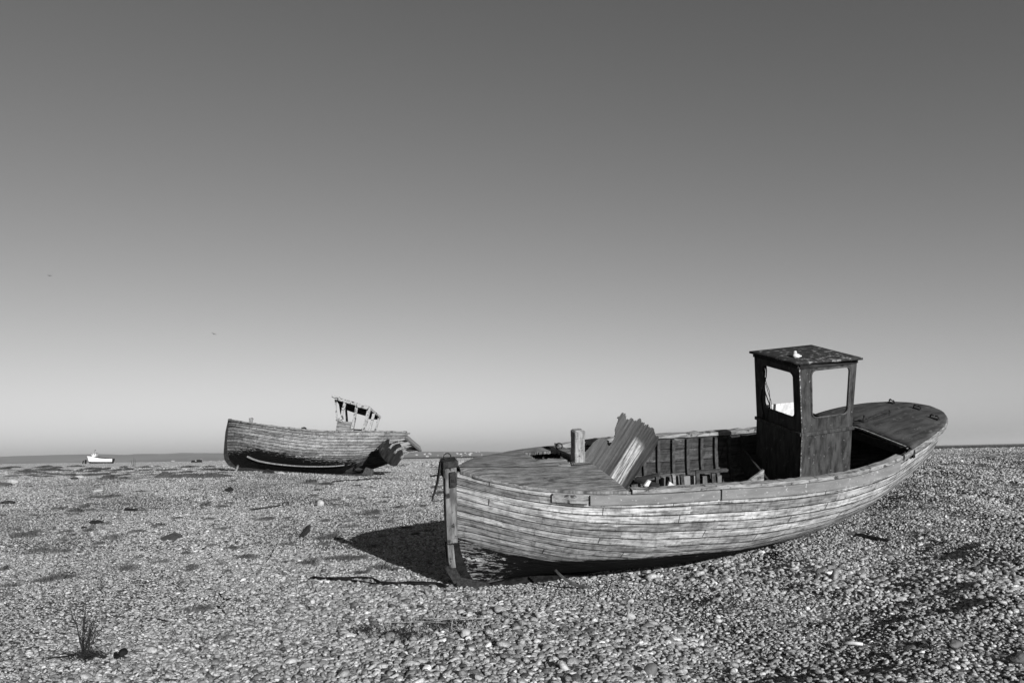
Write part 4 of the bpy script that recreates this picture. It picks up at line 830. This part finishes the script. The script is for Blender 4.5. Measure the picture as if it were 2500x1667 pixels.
# gulls
def gull(px, py, dist, span, bank, lab):
    c = onray(px, py, dist); mb = MB(); mb.blob((0, 0, 0), (.09, .24, .07), 3, 2, .03); 
    for s in (-1, 1):
        n = len(mb.v); st_ = [(0, .10, .10, 0), (.3*span, .11, .12, .09*span), (.5*span, .0, .0, .02*span)]
        for x, f, b, z in [(.03, .10, .10, .01), (.26*span, .12, .10, .07*span), (.5*span, -.04, .03, .0)]:
            mb.v += [(s*x, f, z+.012), (s*x, -b, z), (s*x, f, z-.012)]
        for k in range(2):
            for q in range(3): mb.f.append((n+k*3+q, n+k*3+(q+1) % 3, n+k*3+3+(q+1) % 3, n+k*3+3+q))
    o = mb.build('gull', M_BIRD, None); o.location = c; o.rotation_euler = (0, bank, .5); tag(o, lab, 'gull', 'gulls flying over the beach')
gull(121, 673, 130, .75, radians(3), 'tiny dark gull gliding high over the far left of the beach')
gull(522, 815, 130, .8, radians(20), 'tiny dark banking gull flying low, up and left of the trawler')

# ------------------------------------------------------------------ litter on the shingle
def slab(name, mat, pts, h, lab, cat, base=None, thick=.04, bury=.01, tilt=0):
    """flat piece lying on the beach; outline given by photo pixels, real thickness"""
    P_ = [gp(px, py, False) for px, py in pts]; mb = MB(); n = len(P_); cz = sum(p.z for p in P_)/n
    hs = h if hasattr(h, '__len__') else [h]*n
    mb.v = [(p.x, p.y, p.z-bury-.03) for p in P_]+[(p.x, p.y, p.z+hh) for p, hh in zip(P_, hs)]
    mb.f = [tuple(range(n))[::-1], tuple(range(n, 2*n))]+[(i, (i+1) % n, n+(i+1) % n, n+i) for i in range(n)]
    o = mb.build(name, mat, None, bevel=.006); return tag(o, lab, cat)
def rock(px, py, wpx, hpx, mat, lab, seed=1, name='stone', cat='stone', flat=1.):
    p = gp(px, py, False); d = p.y; w = wpx/F*d/2; h = hpx/F*d/2; mb = MB(); mb.blob((0, 0, 0), (w, w*.75, h), seed, 3, .22); o = mb.build(name, mat, None, smooth=False); o.location = (p.x, p.y, p.z+h*.55); return tag(o, lab, cat)
slab('plank', M_DARKST, [(184, 1149), (196, 1145), (210, 1146), (200, 1149)], .04, 'small dark flat scrap lying on the far shingle below the white boat', 'scrap')
rock(192, 1168, 20, 9, M_CHALK, 'white lump of stone beside a dark one, below the far white boat', 3)
rock(181, 1170, 18, 8, M_DARKST, 'dark stone touching a white lump, below the far white boat', 4)
rock(32, 1180, 24, 15, M_CHALK, 'pale boulder at the left edge of the beach beside a low grey beam', 5, name='boulder', cat='boulder')
slab('beam', M_TIMBER, [(-5, 1186), (12, 1188), (30, 1183), (20, 1180), (-5, 1179)], .06, 'low grey beam lying in front of the pale boulder at the left edge', 'beam')
slab('slab', M_CHALK, [(327, 1169), (340, 1171), (362, 1169), (340, 1166)], .03, 'thin pale slab lying on the crest of the shingle left of the net heap', 'slab')
rock(22, 1229, 40, 11, M_DARKST, 'dark jagged lump of rubble near the left edge', 7, name='rubble', cat='rubble')
rock(237, 1190, 16, 9, M_GREYST, 'grey hump of stone right behind a flat white one', 8)
rock(240, 1199, 26, 8, M_CHALK, 'flat white stone in front of a grey hump', 9)
slab('slab', M_DARKST, [(303, 1246), (312, 1249), (335, 1249), (337, 1245), (322, 1243), (306, 1242)], .035, 'dark notched slab lying alone on the left shingle', 'slab')
slab('plank', M_DARKST, [(217, 1277), (232, 1279), (254, 1275), (243, 1272), (222, 1273)], .03, 'dark short plank lying on the shingle left of the notched slab', 'plank')
slab('plank', M_DARKST, [(198, 1289), (212, 1290), (212, 1287), (200, 1286)], .02, 'tiny dark splinter of plank just below the short dark plank', 'plank')
P_ = [gp(px, py, False) for px, py in ((383, 1317), (400, 1322), (425, 1322), (446, 1310), (425, 1309), (412, 1311))]; mb = MB(); hs = [.0, .02, .03, .03, .09, .05]
mb.v = [(p.x, p.y, p.z+h) for p, h in zip(P_, hs)]; mb.f = [(0, 1, 5), (1, 2, 5), (2, 4, 5), (2, 3, 4)]; o = mb.build('crumpled_sheet', M_GREYST, None, solid=.015); tag(o, 'crumpled dark sheet with a raised peak on the left shingle', 'sheet')
slab('plank', M_DARKST, [(543, 1199), (560, 1200), (570, 1197), (562, 1193)], [.02, .02, .08, .1], 'black wedge shaped plank end on the shingle in front of the trawler bow', 'plank')
pr = gp(697, 1236, False); mb = MB(); mb.ring((0, 0, .05), .095, .018, (.1, -1, .5)); o = mb.build('iron_ring', M_IRON, None, smooth=True); o.location = pr; tag(o, 'dark iron ring standing half buried at the end of a rope', 'ring')
rock(784, 1235, 18, 20, M_CHALK, 'pale upright rock standing beside a grass tuft in front of the trawler', 12)
slab('board', M_RIB, [(731, 1310), (742, 1312), (757, 1297), (748, 1294)], [.02, .05, .14, .10], 'short brown board tilted up out of the shingle, left of the near boat shadow', 'board')
p = gp(183, 1261, False); mb = MB(); mb.blob((0, 0, .02), (.17, .14, .07), 5, 3, .05)
for k in range(7): x = -.13+k*.043; mb.tube([(x-.03, -.12+abs(x)*.3, .0), (x, -.05, .09-abs(x)*.3), (x+.03, .06, .09-abs(x)*.3)], .007, 5)
o = mb.build('ribbed_basket', M_NET, None); o.location = p; tag(o, 'half buried ribbed basket on the left shingle', 'basket')
rock(385, 1409, 17, 6, M_BLACK, 'small black block lying alone in the left foreground', 14, name='black_block', cat='block')
mb = MB(); p = gp(300, 1600, False); mb.blob((0, 0, .02), (.035, .04, .045), 4, 3, .3); mb.blob((-.03, -.04, .0), (.03, .04, .035), 8, 3, .3); o = mb.build('black_lump', M_BLACK, None, smooth=True); o.location = p; tag(o, 'black lump to the right of the dry bush', 'lump')  # two small black blobs standing for a black hollow
mb = MB(); a = gp(2058, 1560, True, .035); b = gp(2106, 1562, True, .035); mb.tube([a, (a+b)/2+Vector((0, 0, .006)), b], .018, 7, r2=.012); o = mb.build('white_stick', M_WHITE, None, smooth=True); tag(o, 'short white bleached stick on the dark pebbles in the right foreground', 'stick')
mb = MB(); a = gp(2092, 1306, True, .03); b = gp(2165, 1308, True, .03); mb.bar(a, b, .16, .06, jit=.006); o = mb.build('dark_plank', M_BLACK, None, bevel=.008); tag(o, 'black plank half sunk in the shingle under the stern of the near boat', 'plank')
mb = MB(); a = onray(1050, 1162, 26); b = onray(1092, 1157, 26); mb.bar(a, b, .06, .05); o = mb.build('dark_spar', M_BLACK, None); tag(o, 'thin dark spar seen just left of the near boat stem', 'spar')
rock(2330, 1577, 30, 18, M_GREYST, 'large smooth grey pebble near the right foreground edge', 22, name='cobble', cat='cobble')
rock(2497, 1612, 60, 26, M_GREYST, 'big dark grey cobble cut by the right edge', 23, name='cobble', cat='cobble')
rock(1590, 1640, 30, 26, M_GREYST, 'rounded pale grey cobble at the bottom edge below the near boat', 24, name='cobble', cat='cobble')
rock(1138, 1553, 24, 20, M_CHALK, 'smooth white cobble just in front of the dried weed', 25, name='cobble', cat='cobble')
def rope(name, pts, r, lab, cat, mat, wob=.01):
    P_ = [gp(px, py, True, r*.9) for px, py in pts]; out = []
    for i in range(len(P_)-1):
        for k in range(5): out.append(P_[i].lerp(P_[i+1], k/5)+Vector(RNG.normal(0, wob, 3))*.5)
    for q in out: q.z = float(gz(q.x, q.y))+r*1.3
    mb = MB(); mb.tube(out, r, 6); o = mb.build(name, mat, None, smooth=True); return tag(o, lab, cat)
rope('mooring_rope', [(758, 1417), (765, 1412), (790, 1416), (830, 1418), (870, 1416), (905, 1419), (930, 1430), (960, 1432), (1010, 1433), (1060, 1435), (1100, 1440)], .022, 'thick black rope snaking over the shingle to the foot of the near boat stem', 'rope', M_BLACK)
rope('mooring_rope', [(805, 1420), (850, 1423), (890, 1427), (930, 1434), (990, 1428), (1060, 1429), (1095, 1434)], .016, 'thinner black rope lying beside the thick one', 'rope', M_BLACK)
rope('buried_rope', [(612, 1248), (640, 1244), (665, 1240), (690, 1235)], .025, 'dark half buried rope leading left from the iron ring', 'rope', M_DARKST, .02)
rope('ground_line', [(812, 1179), (825, 1176), (850, 1174), (880, 1172), (905, 1170), (935, 1168)], .03, 'dark line lying on the shingle in front of the trawler stern', 'line', M_DARKST, .03)
for pts, lab in (([(535, 1452), (548, 1468), (560, 1464), (580, 1463)], 'forked dead twig lying in the left middle foreground'), ([(530, 1482), (542, 1490), (549, 1497)], 'short dark twig below the forked one'), ([(385, 1512), (400, 1516), (415, 1519)], 'short straight twig lying right of the dry bush'), ([(672, 1338), (650, 1372), (664, 1364)], 'small bent twig on the shingle left of the shadow'), ([(1150, 1543), (1185, 1540), (1235, 1543)], 'long dry pale stalk lying in front of the weed')):
    rope('twig', pts, .009, lab, 'twig', M_TWIG if 'pale' not in lab else M_STALK, .01)

# grass in low windblown tufts
TUF = [(60, 1310, 70, 12), (85, 1300, 40, 9), (38, 1307, 40, 9), (160, 1299, 34, 8), (210, 1297, 34, 10), (268, 1317, 42, 16), (238, 1328, 30, 6), (185, 1318, 28, 8), (330, 1300, 40, 9), (385, 1284, 36, 9), (430, 1266, 30, 5), (500, 1235, 30, 11), (535, 1238, 40, 6), (510, 1268, 34, 5),
       (540, 1292, 34, 5), (650, 1268, 44, 8), (700, 1266, 30, 6), (776, 1228, 26, 12), (815, 1222, 34, 4), (755, 1180, 30, 11), (790, 1184, 44, 8), (770, 1198, 22, 6), (905, 1256, 44, 13), (910, 1265, 40, 6), (975, 1240, 30, 9), (1030, 1237, 24, 9), (1075, 1205, 40, 8), (990, 1290, 34, 8),
       (812, 1307, 26, 12), (860, 1286, 34, 8), (700, 1330, 40, 8), (690, 1290, 28, 5), (600, 1363, 60, 12), (560, 1340, 50, 6), (470, 1325, 40, 6), (450, 1352, 34, 6), (530, 1380, 34, 7), (460, 1387, 40, 12), (395, 1372, 34, 5), (305, 1390, 60, 14), (140, 1412, 70, 16), (105, 1419, 60, 10), (15, 1433, 60, 12), (10, 1457, 40, 9), (5, 1392, 20, 16), (90, 1345, 60, 5), (150, 1348, 50, 5), (180, 1250, 36, 12), (205, 1238, 22, 10),
       (265, 1169, 50, 8), (300, 1170, 26, 6), (230, 1216, 40, 6), (270, 1214, 40, 8), (800, 1316, 60, 16), (785, 1332, 40, 8), (750, 1378, 46, 20), (830, 1366, 90, 13), (880, 1362, 50, 9), (930, 1388, 60, 14), (875, 1400, 60, 8), (960, 1392, 34, 14), (690, 1375, 30, 7), (455, 1395, 26, 14), (550, 1398, 30, 6),
       (470, 1492, 80, 9), (495, 1488, 30, 14), (540, 1562, 30, 10), (1090, 1290, 24, 7), (940, 1215, 24, 4), (870, 1186, 26, 4), (565, 1175, 20, 3)]
gr = np.random.default_rng(77)
for _ in range(46): TUF.append((gr.uniform(0, 1080), gr.uniform(1185, 1345), gr.uniform(14, 34), gr.uniform(2.5, 6)))
for _ in range(120): TUF.append((gr.uniform(0, 560), gr.uniform(1139, 1165), gr.uniform(16, 60), gr.uniform(1.5, 5)))
for _ in range(30): TUF.append((gr.uniform(560, 1080), gr.uniform(1128, 1150), gr.uniform(10, 40), gr.uniform(1, 3)))
V_ = []; F_ = []
for (tx, ty, wp, hp) in TUF:
    c = gp(tx, ty, False); d = c.y; w = wp/F*d/2; h = max(hp/F*d*1.15, .075); dep = w*.55*(1+.5*gr.random()); nb_ = int(min(460, max(60, 7500*w*dep*1.1))); bwid = max(.0028, .62*d/F)
    fx = w*gr.uniform(-.25, .25, 3); fy = dep*gr.uniform(-.3, .3, 3)
    for _ in range(nb_):
        k = gr.integers(0, 3); x0 = c.x+fx[k]+gr.normal(0, .42)*w; y0 = c.y+fy[k]+gr.normal(0, .42)*dep; rr = math.hypot((x0-c.x)/w, (y0-c.y)/dep); hh = h*max(.3, 1.15-.5*rr)*gr.uniform(.4, 1.1); L_ = hh*gr.uniform(1.0, 2.8)
        an = gr.normal(.2, .9); dx, dy = cos(an)*L_, sin(an)*L_; z0 = float(c.z)+.0; sx, sy = -sin(an)*bwid, cos(an)*bwid; sx += bwid*.6; n = len(V_)
        V_ += [(x0-sx, y0-sy, z0-.03), (x0+sx, y0+sy, z0-.03), (x0+dx*.45+sx*.7, y0+dy*.45+sy*.7, z0+hh*.75), (x0+dx*.45-sx*.7, y0+dy*.45-sy*.7, z0+hh*.75), (x0+dx, y0+dy, z0+hh*gr.uniform(.45, .95))]
        F_ += [(n, n+1, n+2, n+3), (n+3, n+2, n+4)]
mb = MB(); mb.v = V_; mb.f = F_; o = mb.build('grass', M_GRASS); tag(o, 'low windblown tufts of salt grass scattered over the shingle', 'grass', kind='stuff')
# heap of old netting and matted growth on the crest
NETP = [(375, 1158), (400, 1150), (440, 1152), (490, 1152), (530, 1153), (560, 1158)]
mb = MB(); gr2 = np.random.default_rng(8); nu2, nv2 = 70, 16
for i in range(nu2+1):
    for j in range(nv2+1):
        a, b = i/nu2, j/nv2; px = 372+a*192; yb = 1166-3*sin(a*3)+b*0; p0 = gp(px, 1167 if a < .9 else 1165, False); p1 = Vector((p0.x*1.10, p0.y*1.10, 0)); x = p0.x+(p1.x-p0.x)*b; y = p0.y+(p1.y-p0.y)*b
        env = (sin(pi*min(1, b*1.02))**.5)*min(1, (1-a)*7)*min(1, a*8); hz = (.09+.14*math.exp(-((a-.12)/.1)**2)+.03*sin(a*23+b*5)+.03*gr2.normal())*env
        mb.v.append((x, y, float(gz(x, y, False))-.03+hz))
for i in range(nu2):
    for j in range(nv2): a = i*(nv2+1)+j; mb.f.append((a, a+nv2+1, a+nv2+2, a+1))
o = mb.build('net_heap', M_NET, None, smooth=True); tag(o, 'long low grey heap of old netting on the shingle crest left of the trawler bow', 'net heap')

# dry bush in the left foreground
c = gp(207, 1606, False); bush = empty('dry_bush', 'dead twiggy bush with tall bare stems in the left foreground', 'bush', Matrix.Translation(c)); sc_ = c.y/F
br_ = np.random.default_rng(5); mb = MB()
for k in range(10):
    bx, by = br_.normal(0, 6)*sc_, br_.normal(0, 5)*sc_; H_ = br_.uniform(70, 125)*sc_ if k else 142*sc_; lx = br_.normal(3, 17)*sc_; ly = br_.normal(0, 16)*sc_; pts = []
    for q in range(7): t = q/6; pts.append(Vector((bx+lx*t**1.3+br_.normal(0, 1.3)*sc_*(t > 0), by+ly*t, H_*t-.02)))
    mb.tube(pts, .005, 5, r2=.0018)
    for q in range(2, 6):
        for _ in range(2):
            a = pts[q].lerp(pts[q+1], br_.random()); L_ = br_.uniform(8, 24)*sc_; s = br_.choice([-1, 1]); b = a+Vector((s*L_*.45, br_.normal(0, .3)*L_, L_*.85)); mb.tube([a, (a+b)/2+Vector((s*L_*.06, 0, 0)), b], .0022, 4, r2=.001)
mb.build('stems', M_TWIG, bush)
mb = MB()
for k in range(900):
    x, y = br_.normal(10, 22)*sc_, br_.normal(0, 14)*sc_; z = max(0, br_.normal(6, 6)-abs(x/sc_-8)*.12)*sc_; a = br_.uniform(0, 6.28); L_ = br_.uniform(3, 9)*sc_; w_ = .9*sc_
    n = len(mb.v); dx, dy, dz = cos(a)*L_, sin(a)*L_, br_.normal(.2, .5)*L_; mb.v += [(x, y, z), (x+w_, y, z+w_*.6), (x+dx+w_, y+dy, z+dz+w_), (x+dx, y+dy, z+dz)]; mb.f.append((n, n+1, n+2, n+3))
mb.build('matted_base', M_TWIG, bush)
mb = MB()
for pts in ([(-62, 6), (-40, 0), (-20, 0)], [(-75, -10), (-45, -8), (-20, -2)], [(30, -6), (50, -12), (70, -15)], [(20, -4), (24, -18)]):
    mb.tube([Vector((a*sc_, b*sc_*3, .035)) for a, b in pts], .004, 5)
mb.build('fallen_twigs', M_TWIG, bush)
# dried weed clump in the foreground centre
c = gp(1060, 1530, False); weed = empty('dried_weed', 'dark clump of dried weed with pale stalks in the centre foreground', 'weed', Matrix.Translation(c)); sc_ = c.y/F; mb = MB()
for cx, cy, w_, n_ in ((-150, -20, 34, 260), (-70, -30, 60, 420), (-20, 0, 60, 300), (45, 0, 60, 420), (-40, -40, 40, 260), (75, 12, 40, 200)):
    for _ in range(n_):
        x = (cx+br_.normal(0, .5)*w_)*sc_; y = (cy+br_.normal(0, .5)*16)*sc_*3.; z = float(gz(c.x+x, c.y+y))-c.z+abs(br_.normal(0, 6))*sc_; a = br_.uniform(0, 6.28); L_ = br_.uniform(4, 14)*sc_; q = .8*sc_; n = len(mb.v)
        dx, dy, dz = cos(a)*L_, sin(a)*L_, abs(br_.normal(.3, .5))*L_; mb.v += [(x-q, y, z), (x+q, y, z+q*.5), (x+dx, y+dy, z+dz)]; mb.f.append((n, n+1, n+2))
mb.build('matted_weed', M_TWIG, weed)
mb = MB()
for _ in range(34):
    cx = br_.choice([-110, -40, 10, 50, 60, 90])+br_.normal(0, 12); x, y = cx*sc_, br_.normal(-20, 18)*sc_*2; H_ = br_.uniform(12, 46)*sc_; l = br_.normal(0, 18)*sc_; z = float(gz(c.x+x, c.y+y))-c.z; mb.tube([(x, y, z-.01), (x+l*.4, y, z+H_*.6), (x+l, y, z+H_)], .0032, 4, r2=.0014)
for a, b in (((-60, 4), (30, -14)), ((-120, -2), (-20, -8)), ((0, 0), (80, 8)), ((-30, 10), (40, 4)), ((60, 2), (130, 4))): mb.tube([((a[0])*sc_, a[1]*sc_*3, .06), ((b[0])*sc_, b[1]*sc_*3, .07)], .0038, 4)
mb.build('stalks', M_STALK, weed)

# ------------------------------------------------------------------ haze between the beach and the far shore
me = bpy.data.meshes.new('haze'); x0, x1, y0, y1, z0, z1 = -28000, 28000, -3500, 38000, -8, 130
me.from_pydata([(x0, y0, z0), (x1, y0, z0), (x1, y1, z0), (x0, y1, z0), (x0, y0, z1), (x1, y0, z1), (x1, y1, z1), (x0, y1, z1)], [], [(0, 3, 2, 1), (4, 5, 6, 7), (0, 1, 5, 4), (1, 2, 6, 5), (2, 3, 7, 6), (3, 0, 4, 7)])
mh = bpy.data.materials.new('haze_air'); mh.use_nodes = True; nh = mh.node_tree; nh.nodes.remove(nh.nodes['Principled BSDF']); vo = nh.nodes.new('ShaderNodeVolumePrincipled'); vo.inputs['Color'].default_value = (.9, .9, .9, 1); vo.inputs['Density'].default_value = .0001; vo.inputs['Anisotropy'].default_value = .3
nh.links.new(vo.outputs[0], nh.nodes['Material Output'].inputs['Volume']); me.materials.append(mh); o = bpy.data.objects.new('haze', me); COL.objects.link(o); tag(o, kind='stuff')
